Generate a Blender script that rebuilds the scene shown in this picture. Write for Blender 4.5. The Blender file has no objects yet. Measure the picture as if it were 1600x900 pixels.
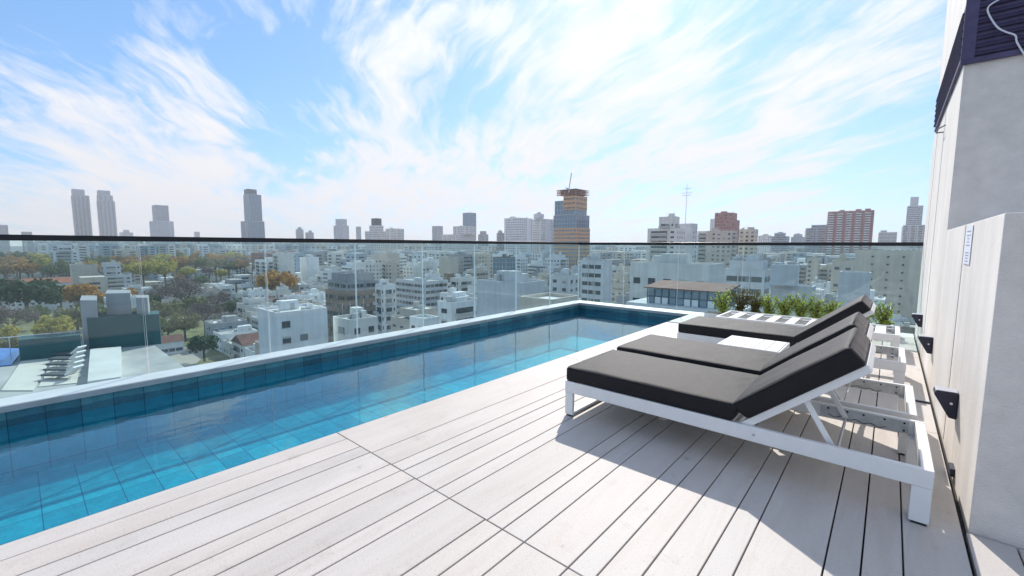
import bpy, math, random
from mathutils import Vector, Matrix
PI = math.pi
scene = bpy.context.scene
COL = scene.collection
# ------------------------------------------------------------------ camera
FPX = 676.86                                   # focal length in pixels of a 1600 px wide picture
RV = Vector((0.75361708, 0.6573006, 0.00414912))
UV_ = Vector((-0.06798816, 0.07166922, 0.9951086))
FV = Vector((-0.65378812, 0.75021293, -0.09869981))
CAM = Vector((0, 0, 1.3))
cam_d = bpy.data.cameras.new('camera'); cam = bpy.data.objects.new('camera', cam_d); COL.objects.link(cam)
cam_d.sensor_width = 36; cam_d.lens = FPX/1600*36; cam_d.clip_start = 0.05; cam_d.clip_end = 20000
M = Matrix((RV, UV_, -FV)).transposed().to_4x4(); M.translation = CAM
cam.matrix_world = M
scene.camera = cam
# ------------------------------------------------------------------ light
SUN_EL, SUN_AZ = math.radians(39), math.radians(24.5)      # azimuth counted from +Y towards -X
sd = Vector((-math.sin(SUN_AZ)*math.cos(SUN_EL), math.cos(SUN_AZ)*math.cos(SUN_EL), math.sin(SUN_EL)))
sl = bpy.data.lights.new('sun', 'SUN'); so = bpy.data.objects.new('sun', sl); COL.objects.link(so)
sl.energy = 2.35; sl.angle = math.radians(0.6); sl.color = (1.0, 0.94, 0.865)
so.rotation_euler = sd.to_track_quat('Z', 'Y').to_euler(); so.location = (0, 0, 60)
scene.view_settings.view_transform = 'Standard'; scene.view_settings.look = 'None'
scene.view_settings.exposure = 1.12; scene.view_settings.gamma = 1
scene.view_settings.use_curve_mapping = False
scene.cycles.use_denoising = True
scene.cycles.max_bounces = 8; scene.cycles.transparent_max_bounces = 24
scene.cycles.diffuse_bounces = 3; scene.cycles.glossy_bounces = 4; scene.cycles.volume_bounces = 0
scene.cycles.sample_clamp_indirect = 6

def pxdir(px, py):
    return (FV + RV*((px-800)/FPX) - UV_*((py-450)/FPX))

class NT:
    """small helper for node trees"""
    def __init__(s, nt): s.nt = nt; nt.nodes.clear()
    def n(s, t, **kw):
        nd = s.nt.nodes.new(t)
        for k, v in kw.items():
            if k.startswith('i_'):
                key = k[2:]; key = int(key) if key.isdigit() else key.replace('_', ' ')
                nd.inputs[key].default_value = v
            else: setattr(nd, k, v)
        return nd
    def l(s, a, b): s.nt.links.new(a, b)
    def math(s, op, a, b=None, c=None, clamp=False):
        nd = s.nt.nodes.new('ShaderNodeMath'); nd.operation = op; nd.use_clamp = clamp
        for i, v in enumerate((a, b, c)):
            if v is None: continue
            if isinstance(v, (int, float)): nd.inputs[i].default_value = v
            else: s.l(v, nd.inputs[i])
        return nd.outputs[0]
    def ramp(s, fac, stops):
        nd = s.nt.nodes.new('ShaderNodeValToRGB'); e = nd.color_ramp.elements
        while len(e) < len(stops): e.new(0.5)
        for i, (p, c) in enumerate(stops):
            e[i].position = p; e[i].color = c if len(c) == 4 else (*c, 1)
        s.l(fac, nd.inputs[0]); return nd.outputs[0]
    def mix(s, fac, a, b, blend='MIX'):
        nd = s.nt.nodes.new('ShaderNodeMix'); nd.data_type = 'RGBA'; nd.blend_type = blend
        for sock, v in ((nd.inputs[0], fac), (nd.inputs[6], a), (nd.inputs[7], b)):
            if isinstance(v, (int, float)): sock.default_value = v
            elif isinstance(v, tuple): sock.default_value = v if len(v) == 4 else (*v, 1)
            else: s.l(v, sock)
        return nd.outputs[2]

# ---- world: Nishita sky with streaky high cloud
w = bpy.data.worlds.new('World'); scene.world = w; w.use_nodes = True
T = NT(w.node_tree)
sky = T.n('ShaderNodeTexSky', sky_type='NISHITA', sun_disc=False, sun_elevation=SUN_EL, sun_rotation=-SUN_AZ,
          altitude=20, air_density=1.0, dust_density=0.6, ozone_density=1.6)
tc = T.n('ShaderNodeTexCoord'); sep = T.n('ShaderNodeSeparateXYZ'); T.l(tc.outputs['Generated'], sep.inputs[0])
zz = T.math('MAXIMUM', sep.outputs[2], 0.0); zd = T.math('ADD', zz, 0.16)
u0 = T.math('DIVIDE', sep.outputs[0], zd); v0 = T.math('DIVIDE', sep.outputs[1], zd)
ca = math.radians(90+57)                                       # streaks run towards this azimuth
u = T.math('ADD', T.math('MULTIPLY', u0, math.cos(ca)), T.math('MULTIPLY', v0, math.sin(ca)))
v = T.math('ADD', T.math('MULTIPLY', u0, -math.sin(ca)), T.math('MULTIPLY', v0, math.cos(ca)))
cw = T.n('ShaderNodeCombineXYZ'); T.l(u, cw.inputs[0]); T.l(v, cw.inputs[1])
warp = T.n('ShaderNodeTexNoise', i_Scale=0.9, i_Detail=3.0); T.l(cw.outputs[0], warp.inputs['Vector'])
wsub = T.n('ShaderNodeVectorMath', operation='SUBTRACT'); T.l(warp.outputs['Color'], wsub.inputs[0]); wsub.inputs[1].default_value = (.5, .5, .5)
wsc = T.n('ShaderNodeVectorMath', operation='SCALE'); T.l(wsub.outputs[0], wsc.inputs[0]); wsc.inputs['Scale'].default_value = 0.62
wad = T.n('ShaderNodeVectorMath', operation='ADD'); T.l(cw.outputs[0], wad.inputs[0]); T.l(wsc.outputs[0], wad.inputs[1])
mp1 = T.n('ShaderNodeMapping'); mp1.inputs['Scale'].default_value = (1.5, 3.6, 1); T.l(wad.outputs[0], mp1.inputs[0])
n1 = T.n('ShaderNodeTexNoise', i_Scale=1.0, i_Detail=9.0, i_Roughness=0.62, i_Distortion=0.3); T.l(mp1.outputs[0], n1.inputs['Vector'])
mp2 = T.n('ShaderNodeMapping'); mp2.inputs['Scale'].default_value = (2.0, 9.5, 1); mp2.inputs['Location'].default_value = (3, 7, 0)
T.l(wad.outputs[0], mp2.inputs[0])
n2 = T.n('ShaderNodeTexNoise', i_Scale=1.3, i_Detail=8.0, i_Roughness=0.6, i_Distortion=0.5); T.l(mp2.outputs[0], n2.inputs['Vector'])
dens = T.math('ADD', T.math('MULTIPLY', n1.outputs['Fac'], 0.62), T.math('MULTIPLY', n2.outputs['Fac'], 0.38))
BLOBS = [(15, 20, 12, -.26), (230, 5, 9, -.10), (440, 40, 7, -.06), (460, 170, 6, -.16), (430, 250, 4, -.12), (250, 215, 3, -.08), (740, 135, 4, -.12), (630, 160, 4, -.08),
         (1270, 15, 8, -.14), (1440, 240, 6, -.16), (1150, 190, 3, -.08), (1080, 330, 5, -.06), (860, 110, 3, -.06),
         (200, 110, 8, .13), (330, 60, 5, .10), (90, 200, 12, .16), (300, 280, 9, .08), (620, 40, 7, .06), (930, 20, 7, .05), (1060, 150, 10, .08), (860, 230, 8, .07),
         (1250, 120, 8, .08), (560, 260, 8, .10), (700, 300, 8, .06), (1380, 60, 5, .08), (1330, 160, 6, .06)]
dens = T.math('ADD', T.math('MULTIPLY', T.math('SUBTRACT', dens, .5), 1.3), .51)
for (bx, by, rad, amp) in BLOBS:
    d = pxdir(bx, by).normalized()
    dp = T.n('ShaderNodeVectorMath', operation='DOT_PRODUCT'); T.l(tc.outputs['Generated'], dp.inputs[0]); dp.inputs[1].default_value = d
    mr = T.n('ShaderNodeMapRange', interpolation_type='SMOOTHSTEP'); T.l(dp.outputs['Value'], mr.inputs['Value'])
    mr.inputs['From Min'].default_value = math.cos(math.radians(rad*1.6)); mr.inputs['From Max'].default_value = 1.0
    mr.inputs['To Min'].default_value = 0; mr.inputs['To Max'].default_value = amp
    dens = T.math('ADD', dens, mr.outputs[0])
low = T.n('ShaderNodeMapRange', interpolation_type='SMOOTHSTEP'); T.l(sep.outputs[2], low.inputs[0])
low.inputs['From Min'].default_value = 0.0; low.inputs['From Max'].default_value = 0.30; low.inputs['To Min'].default_value = 0.05; low.inputs['To Max'].default_value = 0.0
dens = T.math('ADD', dens, low.outputs[0])
cov = T.ramp(dens, [(0.0, (0, 0, 0)), (0.42, (0.0, 0, 0)), (0.52, (.35, .35, .35)), (0.60, (.72, .72, .72)), (0.72, (1, 1, 1))])
# cloud colour: a little pinker and dimmer near the horizon
ccol = T.ramp(zz, [(0.0, (4.05, 3.97, 4.08)), (0.12, (4.25, 4.18, 4.30)), (0.30, (4.6, 4.57, 4.65)), (0.55, (5.2, 5.2, 5.3))])
skt = T.n('ShaderNodeVectorMath', operation='MULTIPLY'); T.l(sky.outputs[0], skt.inputs[0]); skt.inputs[1].default_value = (.66, .98, 1.26)
skd = T.n('ShaderNodeVectorMath', operation='MULTIPLY_ADD'); T.l(skt.outputs[0], skd.inputs[0]); skd.inputs[1].default_value = (1/6.2, 1/9.0, 1/14.0); skd.inputs[2].default_value = (1, 1, 1)
skq = T.n('ShaderNodeVectorMath', operation='DIVIDE'); T.l(skt.outputs[0], skq.inputs[0]); T.l(skd.outputs[0], skq.inputs[1]); skc = skq.outputs[0]
fin = T.mix(cov, skc, ccol)
bg = T.n('ShaderNodeBackground', i_Strength=0.10); T.l(fin, bg.inputs[0])
out = T.n('ShaderNodeOutputWorld'); T.l(bg.outputs[0], out.inputs[0])

# ------------------------------------------------------------------ materials
MATS = {}
def mat(name, col, rough=.7, metal=0, noise=0.0, nscale=4.0, spec=.5, stretch=(1, 1, 1), streak=0.0, bump=0.0, bscale=60, sheen=0, col2=None, emit=None):
    if name in MATS: return MATS[name]
    m = bpy.data.materials.new(name); m.use_nodes = True; t = NT(m.node_tree)
    b = t.n('ShaderNodeBsdfPrincipled', i_Roughness=rough, i_Metallic=metal)
    b.inputs['Specular IOR Level'].default_value = spec; b.inputs['Base Color'].default_value = (*col, 1)
    if sheen: b.inputs['Sheen Weight'].default_value = sheen; b.inputs['Sheen Roughness'].default_value = .4
    o = t.n('ShaderNodeOutputMaterial'); t.l(b.outputs[0], o.inputs[0])
    c = t.n('ShaderNodeTexCoord')
    if noise or col2 or streak:
        mp = t.n('ShaderNodeMapping'); mp.inputs['Scale'].default_value = stretch; t.l(c.outputs['Object'], mp.inputs[0])
        nz = t.n('ShaderNodeTexNoise', i_Scale=nscale, i_Detail=5.0, i_Roughness=.6); t.l(mp.outputs[0], nz.inputs['Vector'])
        f = t.ramp(nz.outputs['Fac'], [(.3, (0, 0, 0)), (.7, (1, 1, 1))])
        k = noise
        ca_ = tuple(x*(1-k) for x in col); cb_ = tuple(min(x*(1+k*.6), .95) for x in (col2 or col))
        res = t.mix(f, ca_, cb_)
        if streak:
            mp2_ = t.n('ShaderNodeMapping'); mp2_.inputs['Scale'].default_value = (6, 6, .35); t.l(c.outputs['Object'], mp2_.inputs[0])
            ns = t.n('ShaderNodeTexNoise', i_Scale=nscale*.5, i_Detail=4.0); t.l(mp2_.outputs[0], ns.inputs['Vector'])
            fs = t.ramp(ns.outputs['Fac'], [(.35, (1-streak,)*3), (.65, (1, 1, 1))])
            res = t.mix(1.0, res, fs, 'MULTIPLY')
        t.l(res, b.inputs['Base Color'])
    if bump:
        nb = t.n('ShaderNodeTexNoise', i_Scale=bscale, i_Detail=4.0); t.l(c.outputs['Object'], nb.inputs['Vector'])
        bp = t.n('ShaderNodeBump', i_Strength=bump, i_Distance=.01); t.l(nb.outputs['Fac'], bp.inputs['Height']); t.l(bp.outputs[0], b.inputs['Normal'])
    MATS[name] = m; return m

# ------------------------------------------------------------------ mesh helper
class MB:
    def __init__(s): s.v = []; s.f = []; s.m = []; s.uv = []; s.sm = False
    def face(s, pts, mi=0, uv=None):
        i = len(s.v); s.v += [tuple(p) for p in pts]; s.f.append(tuple(range(i, i+len(pts)))); s.m.append(mi); s.uv.append(uv)
    def box(s, x0, x1, y0, y1, z0, z1, mi=0, bottom=True):
        P = [(x0, y0, z0), (x1, y0, z0), (x1, y1, z0), (x0, y1, z0), (x0, y0, z1), (x1, y0, z1), (x1, y1, z1), (x0, y1, z1)]
        s.hexa(P, mi, bottom)
    def hexa(s, P, mi=0, bottom=True):
        i = len(s.v); s.v += [tuple(p) for p in P]
        F = [(4, 5, 6, 7), (0, 1, 5, 4), (1, 2, 6, 5), (2, 3, 7, 6), (3, 0, 4, 7)] + ([(3, 2, 1, 0)] if bottom else [])
        for f in F: s.f.append(tuple(i+k for k in f)); s.m.append(mi); s.uv.append(None)
    def obox(s, c, ax, ay, az, mi=0):
        """box from a centre and three half vectors"""
        c, ax, ay, az = map(Vector, (c, ax, ay, az))
        s.hexa([c-ax-ay-az, c+ax-ay-az, c+ax+ay-az, c-ax+ay-az, c-ax-ay+az, c+ax-ay+az, c+ax+ay+az, c-ax+ay+az], mi)
    def bar(s, a, b, wy, wt, up=(0, 1, 0), mi=0):
        a, b = Vector(a), Vector(b); d = (b-a); L = d.length/2; d.normalize()
        y = Vector(up); y = (y-d*y.dot(d)).normalized(); z = d.cross(y)
        s.obox((a+b)/2, d*L, y*wy/2, z*wt/2, mi)
    def cyl(s, a, b, r0, r1=None, n=10, mi=0, caps=True):
        r1 = r0 if r1 is None else r1
        a, b = Vector(a), Vector(b); d = (b-a).normalized()
        x = d.orthogonal().normalized(); y = d.cross(x); i = len(s.v)
        for k in range(n):
            t = 2*PI*k/n; s.v.append(tuple(a+(x*math.cos(t)+y*math.sin(t))*r0))
        for k in range(n):
            t = 2*PI*k/n; s.v.append(tuple(b+(x*math.cos(t)+y*math.sin(t))*r1))
        for k in range(n):
            q = (k+1) % n; s.f.append((i+k, i+q, i+n+q, i+n+k)); s.m.append(mi); s.uv.append(None)
        if caps:
            s.f.append(tuple(i+k for k in range(n-1, -1, -1))); s.m.append(mi); s.uv.append(None)
            s.f.append(tuple(i+n+k for k in range(n))); s.m.append(mi); s.uv.append(None)
    def tube(s, pts, r, n=8, mi=0):
        for a, b in zip(pts[:-1], pts[1:]): s.cyl(a, b, r, r, n, mi)
    def prism(s, prof, a0, a1, axis='y', mi=0):
        """polygon profile (two coords) extruded along an axis"""
        def P(p, t): return (p[0], t, p[1]) if axis == 'y' else ((t, p[0], p[1]) if axis == 'x' else (p[0], p[1], t))
        n = len(prof); i = len(s.v)
        s.v += [P(p, a0) for p in prof] + [P(p, a1) for p in prof]
        for k in range(n):
            q = (k+1) % n; s.f.append((i+k, i+q, i+n+q, i+n+k)); s.m.append(mi); s.uv.append(None)
        s.f.append(tuple(i+k for k in range(n-1, -1, -1))); s.m.append(mi); s.uv.append(None)
        s.f.append(tuple(i+n+k for k in range(n))); s.m.append(mi); s.uv.append(None)
    def build(s, name, mats, parent=None, bevel=0, smooth=False, loc=None):
        me = bpy.data.meshes.new(name); me.from_pydata(s.v, [], s.f)
        if not isinstance(mats, (list, tuple)): mats = [mats]
        for m in mats: me.materials.append(m)
        if len(mats) > 1: me.polygons.foreach_set('material_index', s.m)
        if any(u is not None for u in s.uv):
            ul = me.uv_layers.new(name='UVMap'); k = 0
            for f, u in zip(s.f, s.uv):
                for j in range(len(f)):
                    ul.data[k].uv = u[j] if u else (0, 0); k += 1
        if smooth: me.polygons.foreach_set('use_smooth', [True]*len(s.f))
        me.update()
        o = bpy.data.objects.new(name, me); COL.objects.link(o)
        if parent: o.parent = parent
        if loc: o.location = loc
        if bevel:
            b = o.modifiers.new('bevel', 'BEVEL'); b.width = bevel; b.segments = 2; b.limit_method = 'ANGLE'
        return o

def tag(o, label=None, cat=None, group=None, kind=None):
    if label: o['label'] = label
    if cat: o['category'] = cat
    if group: o['group'] = group
    if kind: o['kind'] = kind
    return o
def empty(name, loc=(0, 0, 0), rz=0):
    o = bpy.data.objects.new(name, None); COL.objects.link(o); o.location = loc; o.rotation_euler = (0, 0, rz); o.empty_display_size = .2; return o
def copy_tree(o, parent=None):
    c = o.copy(); COL.objects.link(c)
    if parent: c.parent = parent
    for ch in [x for x in bpy.data.objects if x.parent == o and x is not c]: copy_tree(ch, c)
    return c

# ------------------------------------------------------------------ deck
X_WALL, X_EDGE, X_GLASS, Y_GLASS = .355, -2.815, -5.57, 8.80
def deck_mat():
    m = bpy.data.materials.new('pale_deck_board'); m.use_nodes = True; t = NT(m.node_tree)
    b = t.n('ShaderNodeBsdfPrincipled', i_Roughness=.62); b.inputs['Specular IOR Level'].default_value = .35
    o = t.n('ShaderNodeOutputMaterial'); t.l(b.outputs[0], o.inputs[0])
    c = t.n('ShaderNodeTexCoord'); g = t.n('ShaderNodeNewGeometry')
    add = t.n('ShaderNodeVectorMath', operation='ADD'); cb = t.n('ShaderNodeCombineXYZ')
    t.l(t.math('MULTIPLY', g.outputs['Random Per Island'], 37.0), cb.inputs[1]); t.l(c.outputs['Object'], add.inputs[0]); t.l(cb.outputs[0], add.inputs[1])
    mp = t.n('ShaderNodeMapping'); mp.inputs['Scale'].default_value = (3.2, .9, 1); t.l(add.outputs[0], mp.inputs[0])
    n1 = t.n('ShaderNodeTexNoise', i_Scale=1.2, i_Detail=6.0, i_Roughness=.62, i_Distortion=.4); t.l(mp.outputs[0], n1.inputs['Vector'])
    base = t.ramp(n1.outputs['Fac'], [(.25, (.495, .455, .42)), (.5, (.55, .515, .48)), (.75, (.59, .56, .53))])
    tint = t.ramp(g.outputs['Random Per Island'], [(0, (.93, .925, .92)), (.2, (1, .99, .98)), (.4, (1.01, .975, .955)), (.6, (.975, .98, .985)), (.8, (1.02, 1.015, 1.0)), (1, (.94, .93, .925))])
    r = t.mix(1.0, base, tint, 'MULTIPLY')
    # long soft veins
    mv = t.n('ShaderNodeMapping'); mv.inputs['Scale'].default_value = (9, .8, 1); t.l(add.outputs[0], mv.inputs[0])
    n2 = t.n('ShaderNodeTexNoise', i_Scale=1.6, i_Detail=6.0, i_Roughness=.6, i_Distortion=1.2); t.l(mv.outputs[0], n2.inputs['Vector'])
    r = t.mix(1.0, r, t.ramp(n2.outputs['Fac'], [(.36, (.96, .945, .935)), (.52, (1, 1, 1))]), 'MULTIPLY')
    # specks and smudges
    vn = t.n('ShaderNodeTexNoise', i_Scale=95.0, i_Detail=3.0, i_Roughness=.75); t.l(c.outputs['Object'], vn.inputs['Vector'])
    r = t.mix(1.0, r, t.ramp(vn.outputs['Fac'], [(.30, (.78, .76, .75)), (.44, (1, 1, 1))]), 'MULTIPLY')
    sm = t.n('ShaderNodeTexNoise', i_Scale=5.5, i_Detail=5.0, i_Roughness=.7); t.l(c.outputs['Object'], sm.inputs['Vector'])
    r = t.mix(1.0, r, t.ramp(sm.outputs['Fac'], [(.27, (.62, .58, .56)), (.34, (.93, .92, .91)), (.42, (1, 1, 1))]), 'MULTIPLY')
    t.l(r, b.inputs['Base Color'])
    bp = t.n('ShaderNodeBump', i_Strength=.25, i_Distance=.004); t.l(vn.outputs['Fac'], bp.inputs['Height']); t.l(bp.outputs[0], b.inputs['Normal'])
    t.l(t.math('ADD', t.math('MULTIPLY', n1.outputs['Fac'], .3), .45), b.inputs['Roughness'])
    return m
M_DECK = deck_mat()
M_WHITE_STONE = mat('white_coping_stone', (.72, .72, .72), .55, noise=.10, nscale=3, bump=.1)
M_DARK = mat('dark_gap', (.02, .02, .022), .9)
FAR = [-2.815, -2.37, -2.15, -2.04, -1.91, -1.74, -1.63, -1.36, -1.26, -1.13, -.90, -.79, -.655, -.49, -.385, -.12, -.005, .125, .335]
NEAR = [-2.815, -2.67, -2.5, -2.38, -2.16, -2.05, -1.92, -1.74, -1.63, -1.37, -1.26, -1.13, -.90, -.79, -.65, -.49, -.385, -.12, -.005, .125, .36, .50, .74, .86, 1.1, 1.22, 1.46, 1.6, 1.85, 1.97, 2.2, 2.45]
d = MB(); rnd = random.Random(4)
def rows(xs, y0, y1, g=.0065):
    for k, (a, b_) in enumerate(zip(xs[:-1], xs[1:])):
        gl = 0 if k == 0 else g/2
        zt = rnd.uniform(-.0006, .0006)
        x0, x1, ya, yb, zb, e = a+gl, b_-g/2, y0+.003, y1-.003, -.028, .0018
        # chamfered board
        d.hexa([(x0, ya, zb), (x1, ya, zb), (x1, yb, zb), (x0, yb, zb), (x0, ya, zt-e), (x1, ya, zt-e), (x1, yb, zt-e), (x0, yb, zt-e)])
        d.f.pop(-6); d.m.pop(-6); d.uv.pop(-6)
        i = len(d.v)-4
        d.v += [(x0+e, ya+e, zt), (x1-e, ya+e, zt), (x1-e, yb-e, zt), (x0+e, yb-e, zt)]
        j = i+4
        for q in range(4):
            q2 = (q+1) % 4; d.f.append((i+q, i+q2, j+q2, j+q)); d.m.append(0); d.uv.append(None)
        d.f.append((j, j+1, j+2, j+3)); d.m.append(0); d.uv.append(None)
rows(NEAR, -4.15, -1.385); rows(NEAR, -1.385, 1.385)
R1 = [x for x in FAR]; rows(R1, 1.385, 4.15); rows([-2.815, -2.55]+NEAR[2:20][1:-1]+[.335], 4.15, 6.92); rows(R1, 6.92, 8.42)
rows([.335+.012, .50, .74, .86, 1.1, 1.22, 1.46, 1.6, 1.85, 1.97, 2.2, 2.45], 1.385, 2.775)
deck = tag(d.build('deck_floor', M_DECK), 'pale stone plank deck beside the pool with dark narrow joints', 'deck', kind='structure')
s = MB(); s.box(X_EDGE+.01, 2.45, -4.15, 8.40, -.06, -.032); s.box(.31, .36, 2.775, 8.4, -.034, -.030)
tag(s.build('deck_underlay', M_DARK), kind='structure')

# ------------------------------------------------------------------ pool
def tile_mat(name, c1, c2, grout, tw, th, rough=.35, wet=False):
    m = bpy.data.materials.new(name); m.use_nodes = True; t = NT(m.node_tree)
    b = t.n('ShaderNodeBsdfPrincipled', i_Roughness=rough); o = t.n('ShaderNodeOutputMaterial'); t.l(b.outputs[0], o.inputs[0])
    uv = t.n('ShaderNodeTexCoord'); br = t.n('ShaderNodeTexBrick', offset=0.0, squash=1.0)
    t.l(uv.outputs['UV'], br.inputs['Vector'])
    br.inputs['Color1'].default_value = (*c1, 1); br.inputs['Color2'].default_value = (*c2, 1); br.inputs['Mortar'].default_value = (*grout, 1)
    br.inputs['Scale'].default_value = 1; br.inputs['Brick Width'].default_value = tw; br.inputs['Row Height'].default_value = th
    br.inputs['Mortar Size'].default_value = .0035; br.inputs['Mortar Smooth'].default_value = .2; br.inputs['Bias'].default_value = 0
    nz = t.n('ShaderNodeTexNoise', i_Scale=9.0, i_Detail=8.0, i_Roughness=.7); t.l(uv.outputs['UV'], nz.inputs['Vector'])
    f = t.ramp(nz.outputs['Fac'], [(.3, (.72, .72, .72)), (.7, (1.18, 1.18, 1.18))])
    n2_ = t.n('ShaderNodeTexNoise', i_Scale=60.0, i_Detail=4.0, i_Roughness=.7); t.l(uv.outputs['UV'], n2_.inputs['Vector'])
    f2 = t.ramp(n2_.outputs['Fac'], [(.35, (.85, .85, .85)), (.65, (1.12, 1.12, 1.12))])
    res = t.mix(1.0, t.mix(1.0, br.outputs['Color'], f, 'MULTIPLY'), f2, 'MULTIPLY')
    if wet:        # damp band left by the lapping water
        sp_ = t.n('ShaderNodeSeparateXYZ'); t.l(uv.outputs['UV'], sp_.inputs[0])
        nw = t.n('ShaderNodeTexNoise', i_Scale=3.5, i_Detail=5.0); t.l(uv.outputs['UV'], nw.inputs['Vector'])
        hh = t.math('ADD', sp_.outputs[1], t.math('MULTIPLY', t.math('SUBTRACT', nw.outputs['Fac'], .5), .05))
        mw = t.n('ShaderNodeMapRange'); t.l(hh, mw.inputs['Value']); mw.inputs['From Min'].default_value = -.085; mw.inputs['From Max'].default_value = -.07
        res = t.mix(mw.outputs[0], t.mix(1.0, res, (.50, .58, .66), 'MULTIPLY'), res); t.l(t.math('ADD', t.math('MULTIPLY', mw.outputs[0], .35), .12), b.inputs['Roughness'])
    t.l(res, b.inputs['Base Color'])
    return m
M_TILE = tile_mat('blue_green_pool_tile', (.030, .13, .18), (.085, .27, .31), (.008, .05, .08), .2145, .26, wet=True)
M_TILES = tile_mat('water_lit_pool_tile', (.030, .27, .37), (.05, .37, .47), (.006, .09, .16), .2145, .26)  # same tile, brighter blue: sky reflection and scatter in water put into the colour
M_TILEF = tile_mat('blue_pool_floor_tile', (.02, .29, .39), (.07, .47, .55), (.006, .12, .22), .26, .2145)
XP0, XP1, YP0, YP1, ZF, ZW = -5.30, -2.83, -4.15, 8.42, -.62, -.185
pool = tag(empty('swimming_pool', (-4.1, 2, 0)), 'long rooftop pool lined with blue green stone tiles', 'swimming pool')
def L(p): return (p[0]+4.1, p[1]-2, p[2])
b = MB()
def q(p, uv, mi): b.face([L(x) for x in p], mi, uv)
q([(XP0, YP0, ZF), (XP1, YP0, ZF), (XP1, YP1, ZF), (XP0, YP1, ZF)], [(XP0, YP0), (XP1, YP0), (XP1, YP1), (XP0, YP1)], 0)
basin_f = b.build('floor_tiles', M_TILEF, pool)
b = MB()
def wallq(p0, p1, ztop_, off):
    L0 = math.hypot(p1[0]-p0[0], p1[1]-p0[1]); u0_ = (p0[1] if abs(p1[1]-p0[1]) > .1 else p0[0])+off; u1_ = u0_+math.copysign(L0, (p1[0]-p0[0])+(p1[1]-p0[1]))
    for (za, zb, mi) in ((ZF, ZW, 1), (ZW, ztop_, 0)):
        q([(*p0, za), (*p1, za), (*p1, zb), (*p0, zb)], [(u0_, za+.04), (u1_, za+.04), (u1_, zb+.04), (u0_, zb+.04)], mi)
wallq((XP0, YP0), (XP0, YP1), -.045, .135); wallq((XP1, YP1), (XP1, YP0), -.03, 0); wallq((XP0, YP1), (XP1, YP1), -.045, 0); wallq((XP1, YP0), (XP0, YP0), -.045, 0)
b.build('wall_tiles', [M_TILE, M_TILES], pool)
# coping: white lip with a small step on its inner side
b = MB()
def cb(x0, x1, y0, y1, z0, z1): p, q2 = L((x0, y0, z0)), L((x1, y1, z1)); b.box(p[0], q2[0], p[1], q2[1], z0, z1)
cb(X_GLASS+.02, XP0+.02, YP0, YP1-.02, -.044, .0); cb(X_GLASS+.02, X_EDGE-.002, YP1-.02, Y_GLASS-.03, -.044, .0)
cb(X_GLASS+.02, XP0-.012, YP0, Y_GLASS-.03, -.7, -.046); cb(XP0-.01, .335, YP1+.012, Y_GLASS-.03, -.7, -.046)
cb(X_EDGE, .335, YP1+.003, Y_GLASS-.03, -.044, .0)
b.build('coping', M_WHITE_STONE, pool, bevel=.003)
b = MB(); cb(XP0+.001, XP0+.030, YP0, YP1-.030, -.055, -.006); cb(XP0+.001, XP1, YP1-.030, YP1+.001, -.055, -.006)
b.build('coping_lip', mat('grey_coping_lip', (.36, .37, .38), .6, noise=.15, nscale=5), pool, bevel=.003)
def water_mat():
    m = bpy.data.materials.new('pool_water'); m.use_nodes = True; t = NT(m.node_tree)
    o = t.n('ShaderNodeOutputMaterial'); c = t.n('ShaderNodeTexCoord')
    tr = t.n('ShaderNodeBsdfTransparent'); lw0 = t.n('ShaderNodeLayerWeight', i_Blend=.5)
    pth = t.math('DIVIDE', -.44, t.math('MAXIMUM', t.math('SUBTRACT', 1.0, lw0.outputs['Facing']), .12))      # Beer's law: path through the water
    tc_ = t.n('ShaderNodeCombineColor')
    for k_, a_ in enumerate((1.10, .13, .07)): t.l(t.math('POWER', 2.718, t.math('MULTIPLY', pth, a_)), tc_.inputs[k_])
    t.l(tc_.outputs[0], tr.inputs[0])
    gl = t.n('ShaderNodeBsdfGlossy', i_Roughness=.0)
    gl.inputs['Roughness'].default_value = 0.015
    lw = t.n('ShaderNodeLayerWeight', i_Blend=.5)
    mp = t.n('ShaderNodeMapping'); mp.inputs['Scale'].default_value = (1, .55, 1); mp.inputs['Rotation'].default_value = (0, 0, .5); t.l(c.outputs['Object'], mp.inputs[0])
    n_ = t.n('ShaderNodeTexNoise', i_Scale=5.0, i_Detail=3.0, i_Roughness=.5, i_Distortion=.6); t.l(mp.outputs[0], n_.inputs['Vector'])
    bp = t.n('ShaderNodeBump', i_Strength=.34, i_Distance=.01); t.l(n_.outputs['Fac'], bp.inputs['Height'])
    t.l(bp.outputs[0], gl.inputs['Normal']); t.l(bp.outputs[0], lw.inputs['Normal'])
    fac = t.math('ADD', t.math('MULTIPLY', t.math('POWER', lw.outputs['Facing'], 3.3), .97), .03, clamp=True)
    mx = t.n('ShaderNodeMixShader'); t.l(fac, mx.inputs[0]); t.l(tr.outputs[0], mx.inputs[1]); t.l(gl.outputs[0], mx.inputs[2]); t.l(mx.outputs[0], o.inputs[0])
    return m
b = MB(); b.face([(XP0, YP0, ZW), (XP1, YP0, ZW), (XP1, YP1, ZW), (XP0, YP1, ZW)])
tag(b.build('pool_water', water_mat()), 'clear blue water filling the rooftop pool', 'water', kind='structure')

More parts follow.
